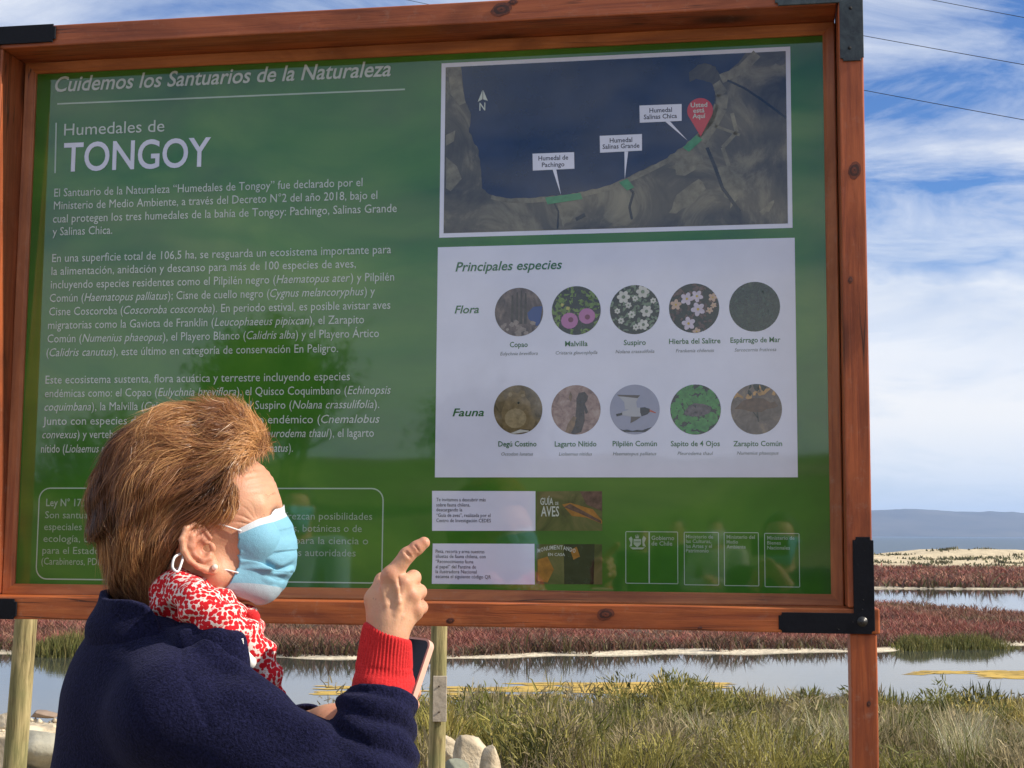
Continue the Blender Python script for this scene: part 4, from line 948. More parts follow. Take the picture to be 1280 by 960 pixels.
photo(1104, 576, [noise_print('mud_photo', [(.35, (.085, .07, .055)), (.55, (.16, .13, .105)), (.7, (.26, .20, .13))], 40, 6, .5), pk('photo_gold_light', (.45, .27, .09), .4, 60), pk('photo_curlew', (.11, .065, .035), .4, 90), BWG, DK],
      lambda c, R_: blobs(c, R_, 40, .1, .22, 1, 3, lambda x, z: z > .35, 50, .5)+blobs(c, R_, 26, .1, .2, 4, 3.2, lambda x, z: z > .5, 52, .5)+[(loc(c, R_, [(-.85, .02), (-.5, .35), (-.1, .45), (.3, .42), (.55, .25), (.72, .3), (.85, .12), (.7, .05), (.4, .0), (.2, -.12), (-.2, -.1), (-.55, .0)]), 4, 2), (loc(c, R_, [(.02, -.1), (.06, -.1), (.1, -.5), (.06, -.5)]), 4.2, 4), (loc(c, R_, [(-.15, -.1), (-.11, -.1), (.1, -.35), (.04, -.35)]), 4.2, 4)], 'round photo of a brown wader on wet mud')
# ---- cards, book covers and ministry boxes
for q in ([(25, 58), (343, 59), (343, 181), (25, 181)], [(27, 220), (340, 221), (341, 346), (24, 344)]): link('white_card', flat_local([(zE(q), 1, 0)]), panel, P_WHITE)
def TE(s, a, y, b_, cap_, **k): return T_(s, 530+a/2.4615, 590+y/2.4615, 530+b_/2.4615, cap_, **k)
lettering('card_text', [TE(s, 38, y, b_, 4.3) for s, y, b_ in (('Te invitamos a descubrir más', 90, 190), ('sobre fauna chilena,', 106, 142), ('descargando la', 121, 118), ('“Guía de aves”, realizada por el', 138, 205), ('Centro de Investigación CEDES', 154, 206))]
    + [TE(s, 36, y, b_, 4.3) for s, y, b_ in (('Pinta, recorta y arma nuestras', 249, 186), ('siluetas de fauna chilena, con', 264, 190), ('“Reconocimiento fauna', 280, 152), ('al papel” del Fanzine de', 296, 160), ('la ilustradora Nacional', 311, 162), ('escanea el siguiente código QR', 326, 206))], P_DARK, panel)
BKA = noise_print('guide_cover', [(.35, (.045, .06, .022)), (.5, (.09, .11, .035)), (.68, (.16, .15, .06))], 14, 5, .8); ORG = pk('photo_orange', (.34, .16, .03), .3, 60)
tag(link('book_cover', flat_local([(zE([(346, 60), (548, 58), (549, 181), (346, 181)]), 1, 0), (zE([(425, 100), (450, 95), (520, 115), (548, 150), (548, 160), (500, 140), (455, 135)]), 2, 1), (zE([(430, 108), (450, 98), (545, 150), (545, 158), (480, 128)]), 2.5, 2), (zE([(480, 60), (548, 60), (548, 120), (500, 100)]), 2.2, 2)]), panel, [BKA, ORG, BR]), 'bird guide cover with an orange bird')
lettering('cover_text', [TE('GUÍA', 358, 101, 398, 8.6, bold=True, layer=4), TE('DE', 404, 101, 414, 3.6, bold=True, layer=4), TE('AVES', 360, 136, 416, 12.2, bold=True, layer=4)], P_INK, panel)
tag(link('book_cover', flat_local([(zE([(345, 222), (548, 222), (549, 346), (345, 345)]), 1, 0), (zE([(430, 222), (525, 222), (522, 345), (432, 345)]), 2, 1), (zE([(350, 270), (380, 260), (400, 300), (380, 340), (350, 335)]), 2, 2), (zE([(450, 240), (470, 230), (480, 260), (460, 270)]), 2.5, 2)]), panel, [BKA, DK, ORG]), 'dark leafy cover with an arched title')
def arch(s, xs, xe, y, lift, cap_):
    out = []; n = len(s)
    for i, ch in enumerate(s):
        f = (i+.5)/n; w = (xe-xs)/n; yy = y-lift*(1-(2*f-1)**2); out.append(TE(ch, xs+i*w, yy, xs+(i+.82)*w, cap_, bold=True, layer=4))
    return out
lettering('cover_text', arch('MONUMENTANDO', 350, 468, 250, 12, 5.0)+[TE('EN CASA', 382, 258, 434, 3.6, bold=True, layer=4)], P_INK, panel)
def frame_px(q, w=.0014):
    P = zE(q); xs = [p[0] for p in P]; zs = [p[1] for p in P]; return ring_poly((xs[0]+xs[3])/2, (xs[1]+xs[2])/2, (zs[2]+zs[3])/2, (zs[0]+zs[1])/2, .0016, w, 2, 1)
fr = []
for q in ([(620, 182), (782, 184), (782, 345), (620, 343)], [(800, 184), (907, 185), (908, 349), (800, 348)], [(923, 185), (1030, 186), (1031, 352), (923, 350)], [(1047, 187), (1155, 189), (1157, 355), (1048, 354)]): fr += frame_px(q)
fr += [(rect_px(530+693/2.4615, 590+183/2.4615, 530+693/2.4615, 590+343/2.4615, 1.6), 2, 0)]
link('ministry_frames', flat_local(fr), panel, P_LINE)
lettering('ministry_text', [TE('Gobierno', 700, 209, 770, 5.2, bold=True), TE('de Chile', 700, 226, 764, 5.2, bold=True)]+[TE(s, x, y, b_, 4.4, bold=True) for s, x, y, b_ in
    (('Ministerio de', 806, 204, 890), ('las Culturas,', 806, 218, 884), ('las Artes y el', 806, 233, 886), ('Patrimonio', 806, 247, 876), ('Ministerio del', 931, 205, 1018), ('Medio', 931, 220, 966), ('Ambiente', 931, 235, 990), ('Ministerio de', 1056, 208, 1140), ('Bienes', 1056, 223, 1098), ('Nacionales', 1056, 238, 1126))], P_INK2, panel)
emb = [([(645, 206), (668, 206), (668, 222), (656, 232), (645, 222)], 3), ([(650, 192), (654, 200), (656, 190), (658, 200), (662, 192), (661, 204), (651, 204)], 3), ([(630, 205), (638, 198), (642, 206), (640, 228), (632, 230), (636, 218)], 3), ([(671, 206), (676, 196), (684, 204), (678, 218), (683, 230), (673, 228)], 3), ([(634, 232), (680, 232), (672, 238), (642, 238)], 3)]
link('emblem', flat_local([(zE(p), l, 0) for p, l in emb]+[(zE([(647, 214), (666, 214), (666, 216), (647, 216)]), 4, 1)]), panel, [P_INK2, P_GREEN])
bpy.data.objects.remove(_fob)
# ------------------------------------------------------------------ the woman pointing at the board
def skin_mat(name, base=(.66, .37, .23), red=(.55, .21, .13)):
    m, t, b = new_mat(name)
    oc = obj_coord(t); n = noise_node(t, oc, 45, 5, .6); n2 = noise_node(t, oc, 380, 3, .6); n3 = noise_node(t, oc, 14, 3, .5)
    c = mix_node(t, ramp_node(t, n3, [(.42, 0), (.72, .65)]), base, red)
    c = mix_node(t, ramp_node(t, n, [(.40, .0), (.75, .5)]), c, tuple(Vector(base)*.72))
    ab = t.nodes.new('ShaderNodeAttribute'); ab.attribute_name = 'blush'; c = mix_node(t, ab.outputs['Fac'], c, tuple(Vector(red)*.92))
    sp_n = noise_node(t, oc, 150, 2, .5); c = mix_node(t, ramp_node(t, sp_n, [(.69, 0), (.74, .5)]), c, tuple(Vector(base)*.42))
    L(t, c, b.inputs['Base Color']); b.inputs['Roughness'].default_value = .48; b.inputs['IOR'].default_value = 1.4
    b.inputs['Subsurface Weight'].default_value = .35; b.inputs['Subsurface Radius'].default_value = (1, .35, .18); b.inputs['Subsurface Scale'].default_value = .006
    h = math_node(t, 'ADD', math_node(t, 'MULTIPLY', n, .5), math_node(t, 'MULTIPLY', n2, .5))
    add_bump(t, b, h, .0011, .8); return m
SKIN = skin_mat('skin')
def cloth_mat(name, color, color2, scale=260, bump=.0012, sheen=.5, rough=.95, blot=9):
    m, t, b = new_mat(name)
    oc = obj_coord(t); n = noise_node(t, oc, scale, 3, .7); n2 = noise_node(t, oc, blot, 3, .5); n3 = noise_node(t, oc, scale*.33, 3, .6, .8)
    c = mix_node(t, ramp_node(t, n, [(.35, 0), (.7, 1)]), color, color2)
    c = mix_node(t, 1.0, c, ramp_node(t, n2, [(.3, .85), (.7, 1.12)]), 'MULTIPLY')
    L(t, c, b.inputs['Base Color']); b.inputs['Roughness'].default_value = rough; b.inputs['Specular IOR Level'].default_value = .1
    b.inputs['Sheen Weight'].default_value = sheen; b.inputs['Sheen Roughness'].default_value = .5; b.inputs['Sheen Tint'].default_value = (*[min(1, v*6+.2) for v in color2], 1)
    add_bump(t, b, math_node(t, 'ADD', n, math_node(t, 'MULTIPLY', n3, .8)), bump, 1.0); return m
FLEECE = cloth_mat('navy_fleece', (.003, .0035, .014), (.014, .015, .052), 330, .0022, .16)
KNIT = cloth_mat('red_knit', (.50, .018, .022), (.72, .045, .045), 600, .0006, .2)

TH, PSI = math.radians(10), math.radians(12)
fwd = np.array([math.cos(PSI), math.sin(PSI), 0]); lef_ = np.array([-math.sin(PSI), math.cos(PSI), 0]); upz = np.array([0, 0, 1.])
hX = fwd*math.cos(TH)+upz*math.sin(TH); hZ = upz*math.cos(TH)-fwd*math.sin(TH); hY = lef_
TRAGUS = PX(261, 683, 1.93); HO = TRAGUS+.072*hY
def h2w(P): P = np.asarray(P, float); return HO+P[..., 0:1]*hX+P[..., 1:2]*hY+P[..., 2:3]*hZ
def w2h(P): q = P-HO; return np.stack([q@hX, q@hY, q@hZ], -1)
person = empty('person', (HO[0]-.07, HO[1], 0)); tag(person, 'woman with short brown hair, face mask, red scarf and navy fleece pointing at the board', 'person')
PB = np.array(person.location)
def plink(name, V, Q, mat, smooth=True, parent=None, T=None, label=None):
    me = mesh_np(name, V-(PB if parent is None else PB), quads=Q, tris=T)
    o = link(name, me, parent or person, mat, smooth)
    if label: tag(o, label)
    return o
mm = .001
def face_sdf(P, ears=True, fine=True):
    """head in its own frame, metres"""
    x, y, z = P[..., 0], P[..., 1], P[..., 2]
    A = np.stack([x, np.abs(y), z], -1)
    d = ell(P, (-.006, 0, .048), (.098, .075, .083))
    d = smin(d, ell(P, (.046, 0, .052), (.053, .061, .056)), .03)
    d = smin(d, ell(P, (.046, 0, -.012), (.046, .057, .066)), .03)
    d = smin(d, ell(A, (.064, .040, -.004), (.024, .024, .020)), .025)
    d = smin(d, cap(A, (.004, .054, -.038), (.060, .020, -.067), .016, .014), .03)
    d = smin(d, ell(P, (.066, 0, -.066), (.016, .020, .014)), .022)
    d = smin(d, ell(P, (.071, 0, -.040), (.020, .028, .026)), .02)
    d = smin(d, cap(A, (.091, .006, .040), (.072, .048, .040), .009, .008), .014)
    d = smin(d, cap(P, (.093, 0, .030), (.1055, 0, -.010), .007, .0090), .012)
    d = smin(d, ell(A, (.095, .011, -.016), (.011, .008, .008)), .008)
    d = smax(d, -ell(A, (.098, .032, .021), (.016, .017, .012)), .012)
    ey = ell(A, (.0765, .032, .020), (.0142, .0145, .0140))
    ey = smax(ey, -ell(A, (.092, .032, .018), (.010, .012, .0036)), .002)
    d = smin(d, ey, .004)
    d = smin(d, cap(P, (.088, -.018, -.044), (.088, .018, -.044), .0045), .006)
    d = smin(d, cap(P, (.086, -.015, -.052), (.086, .015, -.052), .005), .006)
    # neck
    d = smin(d, cap(P, (-.028, 0, -.02), (-.050, 0, -.17), .052, .060), .03)
    # jaw to neck cord
    if fine:
        # crow's feet at the outer corner of the eye
        rx, rz = x-.070, z-.018; rr = np.sqrt(rx**2+rz**2)+1e-6; an = np.arctan2(rz, -rx)
        m = np.exp(-((rr-.022)/.013)**2)*(np.abs(y) > .03)*(rx < 0.004)*np.exp(-(an/1.1)**2)
        d = d+m*.0010*(1-np.abs(np.sin(an*9+3*vnoise(x*50, z*50, 0, 3))))**2*1.6
        m2 = np.exp(-((z-.085)/.022)**2)*(x > .06); d = d+m2*.0004*np.sin(z*700+3*vnoise(y*40, z*20, 0, 4))
    if ears:
        # ear frame: a forward, b up, c outward
        for s in (-1, 1):
            o = np.array([.0, s*.070, .0]); tilt = math.radians(12); fl = math.radians(24)
            ax = np.array([math.cos(fl), -s*math.sin(fl)*1.0, 0]); 
            bx = np.array([-math.sin(tilt)*math.cos(fl), s*math.sin(tilt)*math.sin(fl), math.cos(tilt)])
            ax = ax-bx*(ax@bx); ax /= np.linalg.norm(ax)
            cx_ = np.cross(ax, bx)*1.0
            if cx_[1]*s < 0: cx_ = -cx_
            q = P-o; Q = np.stack([q@ax, q@bx, q@cx_], -1)
            dist = np.abs(Q).max(-1)
            if fine is False: pass
            e = ell(Q, (-.0175, .010, .004), (.020, .0235, .0042))
            e = smin(e, ell(Q, (-.0090, -.018, .004), (.011, .014, .0044)), .008)
            pts = [(.003, .010), (-.002, .026), (-.012, .0345), (-.024, .0330), (-.0345, .022), (-.0375, .008), (-.0345, -.006), (-.0265, -.018), (-.018, -.026), (-.009, -.031)]
            rad = [.0028, .0032, .0036, .0038, .0038, .0036, .0034, .0034, .0040, .0050]
            for (p, r1), (q2, r2) in zip(list(zip(pts, rad))[:-1], list(zip(pts, rad))[1:]):
                e = smin(e, cap(Q, (p[0], p[1], .0068), (q2[0], q2[1], .0068), r1, r2), .0025)
            an_ = [(-.008, .024), (-.020, .021), (-.0265, .010), (-.0245, -.003), (-.017, -.011)]
            for p, q2 in zip(an_[:-1], an_[1:]): e = smin(e, cap(Q, (*p, .0062), (*q2, .0066), .0027), .0035)
            e = smin(e, cap(Q, (-.020, .019, .006), (-.022, .008, .0066), .003), .004)
            e = smax(e, -ell(Q, (-.0125, .001, .0105), (.0085, .0125, .0085)), .003)
            e = smax(e, -ell(Q, (-.004, -.001, .004), (.005, .005, .006)), .002)
            e = smin(e, ell(Q, (.0015, -.002, .0065), (.0040, .0062, .0040)), .003)
            e = smin(e, cap(Q, (-.018, -.0135, .0075), (-.009, -.0135, .0085), .0035, .0038), .003)
            e = smin(e, ell(Q, (-.0065, -.0255, .0052), (.0085, .0085, .0052)), .004)
            d = smin(d, np.where(dist < .06, e, .1), .0035)
    return d
V, Q = surface_net(face_sdf, (-.12, -.100, -.165), (.13, .100, .14), .0012)
headV = h2w(V); headQ = Q

# pointing right hand
HD = 1.84
def hp(px, py, dy=0.0): p = PX(px, py, HD); return p+np.array([0, dy*mm, 0])
def hand_sdf(P):
    q = P.copy(); c = hp(484, 760)
    d = cap(P, hp(474, 870, 8), hp(483, 806, 4), .022, .0215)
    d = smin(d, cap(P, hp(484, 806, 5), hp(486, 780, 6), .0215, .0215), .012)
    mc = [((481, 785, 0), (488, 722, -1), .013, .0118), ((487, 786, 0), (503, 732, 1), .013, .0115), ((492, 787, 3), (512, 747, 7), .013, .011), ((494, 788, 8), (517, 766, 15), .0125, .0105)]
    pm = None
    for a, b_, r1, r2 in mc:
        e = cap(P, hp(*a), hp(*b_), r1, r2); pm = e if pm is None else smin(pm, e, .010)
    pm = smin(pm, cap(P, hp(482, 770, 16), hp(500, 745, 18), .018, .016), .018)        # palm fill
    d = smin(d, pm, .014)
    # thumb: metacarpal at the side of the palm, tip resting behind against the curled fingers
    th = cap(P, hp(474, 786, 12), hp(468, 750, 16), .0130, .0130); th = smin(th, cap(P, hp(468, 750, 16), hp(476, 727, 32), .0125, .0100), .008)
    th = smin(th, cap(P, hp(476, 727, 32), hp(494, 722, 52), .0098, .0082), .005)
    d = smin(d, th, .012)
    # index, straight
    ix = cap(P, hp(489, 721, -1), hp(509, 694, -2), .0112, .0094); ix = smin(ix, cap(P, hp(509, 694, -2), hp(521, 685, -1), .0093, .0084), .004); ix = smin(ix, cap(P, hp(521, 685, -1), hp(530, 678.5, 0), .0084, .0074), .004)
    d = smin(d, ix, .006)
    for ch, rr in ((((503, 731, 1), (515, 723, 26), (510, 734, 47), (500, 746, 44)), (.0112, .0094, .0085, .0074)),
                   (((512, 746, 6), (522, 741, 32), (514, 750, 52), (503, 760, 46)), (.0108, .0092, .0083, .0072)),
                   (((517, 765, 14), (524, 761, 36), (515, 768, 52), (505, 775, 46)), (.0100, .0084, .0075, .0066))):
        f = None
        for a, b_, r1, r2 in zip(ch[:-1], ch[1:], rr[:-1], rr[1:]):
            e = cap(P, hp(*a), hp(*b_), r1, r2); f = e if f is None else smin(f, e, .003)
        d = smin(d, f, .0045)
    # knuckles
    for p, r in (((489, 717, -6), .0068), ((506, 727, -4), .0066), ((516, 743, 1), .0062), ((521, 761, 9), .0058)): d = smin(d, ell(P, hp(*p), (r, r, r)), .009)
    # tendon and vein ridges on the back, creases on the index
    for pts, r in ((((492, 718, -10), (498, 735, -13), (500, 752, -14.5), (495, 766, -14)), .0019), (((505, 735, -9.5), (500, 760, -13), (493, 785, -14)), .0016), (((478, 735, -8), (484, 755, -12.5), (487, 780, -14)), .0014), (((513, 752, -3), (504, 770, -9), (497, 788, -11)), .0014)):
        for a, b_ in zip(pts[:-1], pts[1:]): d = smin(d, cap(P, hp(*a), hp(*b_), r*1.25), .0045)
    for (a, b_, r) in (((505, 688, -11), (514, 698, -11), .0009), ((506.5, 686.5, -11), (515.5, 696.5, -11), .0008), ((518, 680, -9), (525, 690, -9), .0007), ((499, 722, -12), (502, 742, -15), .0010)):
        d = smax(d, -cap(P, hp(*a), hp(*b_), r), .0016)
    return d
lo = np.minimum(hp(440, 880), hp(560, 660))-np.array([0, .045, 0]); hi = np.maximum(hp(440, 880), hp(560, 660))+np.array([0, .085, 0])
V, Q = surface_net(hand_sdf, lo, hi, .0012)
# other hand and wrist, holding the phone behind the cuff
def lp(px, py, d): return PX(px, py, d)
def lhand_sdf(P):
    d = cap(P, lp(372, 918, 2.06), lp(412, 908, 2.03), .030, .025)
    d = smin(d, cap(P, lp(412, 908, 2.03), lp(455, 896, 2.01), .025, .022), .02)
    pm = None
    for a, b_ in (((446, 884, 2.0), (484, 868, 1.985)), ((446, 892, 2.0), (487, 880, 1.985)), ((446, 900, 2.0), (488, 892, 1.985)), ((446, 907, 2.0), (484, 904, 1.985))):
        e = cap(P, lp(*a), lp(*b_), .014, .011); pm = e if pm is None else smin(pm, e, .01)
    d = smin(d, pm, .015)
    for ch in (((484, 868, 1.985), (508, 858, 1.965), (516, 852, 1.94)), ((487, 880, 1.985), (512, 872, 1.965), (520, 866, 1.94)), ((488, 892, 1.985), (511, 886, 1.965), (518, 881, 1.94)), ((484, 904, 1.985), (502, 900, 1.97), (509, 896, 1.95))):
        f = smin(cap(P, lp(*ch[0]), lp(*ch[1]), .0095, .0085), cap(P, lp(*ch[1]), lp(*ch[2]), .0085, .007), .003); d = smin(d, f, .004)
    t_ = smin(cap(P, lp(452, 884, 2.0), lp(474, 860, 1.97), .013, .010), cap(P, lp(474, 860, 1.97), lp(494, 848, 1.95), .0095, .0078), .004)
    return smin(d, t_, .008)
lo = np.array([lp(350, 880, 2.0)[0], 1.90, lp(400, 935, 2.0)[2]]); hi = np.array([lp(540, 880, 2.0)[0], 2.11, lp(400, 830, 2.0)[2]])
V2, Q2 = surface_net(lhand_sdf, lo, hi, .0022)
# arms, trunk and legs under the clothes
NK = h2w(np.array([-.050, 0, -.15]))
def S_(px, py, d): return PX(px, py, d)
SHR, ELR, WRR = S_(222, 888, 1.85), S_(462, 1008, 1.80), hp(478, 850, 6)
SHL, ELL, WRL = S_(262, 880, 2.17), S_(352, 985, 2.20), lp(380, 916, 2.055)
HIP = np.array([NK[0]-.06, 2.02, .90])
def trunk_sdf(P):
    d = cap(P, NK, (NK+[0, 0, .03]), .055, .05)
    d = smin(d, cap(P, SHR, SHL, .055), .05); ch = (SHR+SHL)/2
    d = smin(d, cap(P, ch-[0.0, 0, .08], HIP, .10, .12), .08)
    for a, b_, c, r in ((SHR, ELR, WRR, .045), (SHL, ELL, WRL, .045)): d = smin(d, smin(cap(P, a, b_, r, .038), cap(P, b_, c, .036, .028), .02), .03)
    for s in (-1, 1):
        h_ = HIP+np.array([.02, s*.09, -.02]); k_ = h_+np.array([.03, s*.01, -.42]); a_ = k_+np.array([-.03, s*.01, -.38])
        d = smin(d, smin(cap(P, h_, k_, .085, .055), cap(P, k_, a_, .052, .035), .03), .05)
    return d
V3, Q3 = surface_net(trunk_sdf, (-1.0, 1.65, .05), (.15, 2.45, 1.33), .014)
o = 0; Vs, Qs = [], []
for v, q in ((headV, headQ), (V, Q), (V2, Q2), (V3, Q3)): Vs.append(v); Qs.append(q+o); o += len(v)
bv_ = np.concatenate(Vs); hq = w2h(bv_)
bl = np.exp(-(((hq-np.array([-.014, 0, .002]))[:, 0]/.024)**2+((np.abs(hq[:, 1])-.083)/.013)**2+(hq[:, 2]/.034)**2))*.9
bl += .45*np.exp(-(((hq[:, 0]-.07)/.03)**2+((np.abs(hq[:, 1])-.045)/.02)**2+((hq[:, 2]+.005)/.03)**2))
for kx, ky in ((489, 717), (506, 727), (516, 743), (521, 761), (513, 690), (522, 683), (531, 677)):
    bl += .45*np.exp(-(np.linalg.norm((bv_-hp(kx, ky, -4))[:, [0, 2]], axis=1)/.0075)**2)
plink('body', bv_, np.concatenate(Qs), SKIN)
set_color(bpy.data.objects['body'].data, np.repeat(np.clip(bl, 0, 1)[:, None], 3, 1), 'blush')
# nail on the index finger
def orient_quadpatch(c, ux, uy, w, h, bulge, n=7):
    s = np.linspace(-1, 1, n); A, B_ = np.meshgrid(s, s, indexing='ij'); r = np.sqrt(1-.5*B_**2)*A; r2 = np.sqrt(1-.5*A**2)*B_
    nn = np.cross(ux, uy); P = c+r[..., None]*ux*w+r2[..., None]*uy*h+((1-A**2)*bulge)[..., None]*nn
    ii = np.arange(n*n).reshape(n, n); return P.reshape(-1, 3), np.stack([ii[:-1, :-1], ii[1:, :-1], ii[1:, 1:], ii[:-1, 1:]], -1).reshape(-1, 4)
# eyes
EYEM = simple_mat('eye_white', (.75, .72, .68), .15, .03); IRIS = simple_mat('iris_brown', (.06, .035, .02), .15, .3, 400)
for s in (-1, 1):
    bm = bmesh.new(); bmesh.ops.create_uvsphere(bm, u_segments=24, v_segments=16, radius=.0124); bmesh.ops.rotate(bm, verts=bm.verts, cent=(0, 0, 0), matrix=Matrix.Rotation(math.radians(90), 3, 'Y'))
    V = np.array([v.co[:] for v in bm.verts]); c = np.array([.0770, s*.032, .0195])
    Fs = [tuple(v.index for v in f.verts) for f in bm.faces]; bm.free()
    me = mesh_np('eye', h2w(V+c)-PB, faces=Fs); me.polygons.foreach_set('material_index', [1 if V[list(f)].mean(0)[0] > .0108 else 0 for f in Fs])
    link('eye', me, person, [EYEM, IRIS], True)
# brows
for s in (-1, 1):
    bp = []
    k = 260; u = rng.uniform(0, 1, k)
    for ui in u:
        x_ = .0985-.030*ui**1.6; p = np.array([x_, s*(.008+.028*ui), .0475+.004*math.sin(ui*2.5)+rng.normal(0, .0016)])
        d_ = np.array([-.45, s*1.0, .25+rng.normal(0, .2)]); d_ /= np.linalg.norm(d_)
        f_ = float(face_sdf(p[None], False, False)[0]); p = p-grad(lambda z_: face_sdf(z_, False, False), p[None])[0]*f_
        bp.append(tube_np(h2w(np.array([p, p+d_*.004, p+d_*.008+np.array([-.0005, 0, -.0005])])), [.00022, .0002, .00008], 3, False))
    V, Q, T = join_np(bp); plink('eyebrow', V, Q, simple_mat('brow_hair', (.16, .10, .055), .6, .3), True)

for s in (-1, 1):
    lp_ = []
    for i in range(26):
        f = i/25; y_ = s*(.018+.027*f); p = np.array([.0905-.012*max(0, f-.45)**1.2*2, y_, .0215]); d_ = np.array([.8, s*.35*(f+.3), .35+rng.normal(0, .1)]); d_ /= np.linalg.norm(d_)
        lp_.append(tube_np(h2w(np.array([p, p+d_*.0045, p+d_*.008+np.array([0, 0, .002])])), [.0003, .00025, .0001], 3, False))
    V, Q, T = join_np(lp_); plink('eyelashes', V, Q, simple_mat('lash_hair', (.03, .02, .012), .5), True)
# ---- mask
ffn = lambda z_: face_sdf(z_, False, False)
def mask_sheet():
    nr, nc = 130, 120
    r = np.linspace(0, 1, nr); c = np.linspace(-1, 1, nc)
    cen = np.array([[.1010, .039], [.1140, .010], [.1175, -.012], [.1150, -.034], [.1075, -.054], [.088, -.077], [.050, -.090]])
    sid = np.array([[.040, .017], [.039, .004], [.038, -.010], [.037, -.022], [.034, -.034], [.016, -.050], [.002, -.056]])
    sy = np.array([.0625, .065, .066, .065, .062, .056, .052])
    rk = np.array([0, .22, .38, .56, .72, .88, 1.0])
    cX, cZ = np.interp(r, rk, cen[:, 0]), np.interp(r, rk, cen[:, 1]); sX, sZ = np.interp(r, rk, sid[:, 0]), np.interp(r, rk, sid[:, 1]); sY = np.interp(r, rk, sy)
    k = np.ones(9)/9
    def sm(a): return np.convolve(np.pad(a, 4, 'edge'), k, 'valid')
    cX, cZ, sX, sZ, sY = map(sm, (cX, cZ, sX, sZ, sY))
    R_, C_ = np.meshgrid(r, c, indexing='ij'); a = np.abs(C_)
    prof_ = 1-a**1.9
    X_ = sX[:, None]+(cX-sX)[:, None]*prof_
    Y_ = np.sign(C_)*sY[:, None]*(1-(1-a)**1.75)
    Z_ = sZ[:, None]+(cZ-sZ)[:, None]*(1-a**1.5)
    P = np.stack([X_, Y_, Z_], -1)
    # pleats and drag folds
    g = np.stack([np.full_like(X_, .8), .7*C_, np.zeros_like(X_)], -1); g /= np.linalg.norm(g, axis=-1, keepdims=True)
    saw = lambda t_: (t_ % 1.0)
    env = np.clip((R_-.22)/.1, 0, 1)*np.clip((1.0-R_)/.08, 0, 1)
    w = C_*.10+.02*np.sin(C_*5)
    pl_ = -.0036*(1-saw((R_-.24+.10*w)*4.2)**.6)*env*(1-.5*np.exp(-((a-.0)/.25)**2))
    pinch = -.010*np.exp(-((R_-.60-.12*(1-a)+.05*np.sin(a*9))/.035)**2)*np.exp(-((a-.55)/.32)**2)
    pinch += -.007*np.exp(-((R_-.76-.02*(1-a))/.03)**2)*np.exp(-((a-.35)/.3)**2)+.004*np.exp(-((R_-.68-.1*(1-a))/.03)**2)*np.exp(-((a-.45)/.3)**2)
    wr = .0022*(fbm(R_*9+C_*3, C_*5, 0, 17, 3)-.5)*np.clip(R_*4, 0, 1)
    wr2 = .0011*np.sin((R_*34+C_*9+3*vnoise(R_*4, C_*4, 0, 2)))*np.exp(-((a-.95)/.12)**2)*(R_ > .2)
    P = P+g*(pl_+pinch+wr+wr2)[..., None]
    for _ in range(5):
        dd = ffn(P); gr = grad(ffn, P); P = P+gr*np.maximum(.0016-dd, 0)[..., None]
    ii = np.arange(nr*nc).reshape(nr, nc); Q = np.stack([ii[:-1, :-1], ii[1:, :-1], ii[1:, 1:], ii[:-1, 1:]], -1).reshape(-1, 4)
    col = np.empty((nr, nc, 3)); col[:] = (.26, .58, .75)
    wh = np.array([.80, .84, .88])
    near = C_ < 0
    col[R_ < .13] = wh
    low = R_ > .86; col[low] = (.50, .64, .72)
    return P, Q, col, R_, C_
P, Q, col, R_, C_ = mask_sheet()
V = h2w(P.reshape(-1, 3))
me = mesh_np('mask', V-PB, quads=Q); set_color(me, col.reshape(-1, 3))
MK, t, b = new_mat('mask_fabric'); at = t.nodes.new('ShaderNodeAttribute'); at.attribute_name = 'tint'
oc = obj_coord(t); wv = noise_node(t, oc, 900, 2, .6); w2 = noise_node(t, oc, 70, 3, .5)
L(t, mix_node(t, 1.0, at.outputs['Color'], ramp_node(t, wv, [(.3, .88), (.7, 1.06)]), 'MULTIPLY'), b.inputs['Base Color'])
b.inputs['Roughness'].default_value = .7; add_bump(t, b, math_node(t, 'ADD', wv, math_node(t, 'MULTIPLY', w2, 2)), .0005)
tr = t.nodes.new('ShaderNodeBsdfTranslucent'); L(t, at.outputs['Color'], tr.inputs[0]); mx = t.nodes.new('ShaderNodeMixShader'); mx.inputs[0].default_value = .25
L(t, b.outputs[0], mx.inputs[1]); L(t, tr.outputs[0], mx.inputs[2]); L(t, mx.outputs[0], t.nodes['Material Output'].inputs[0])
mo_ = link('face_mask', me, person, MK, True); sm_ = mo_.modifiers.new('s', 'SOLIDIFY'); sm_.thickness = .0009; sm_.offset = 1
tag(mo_, 'pale blue pleated face mask with a white top band')
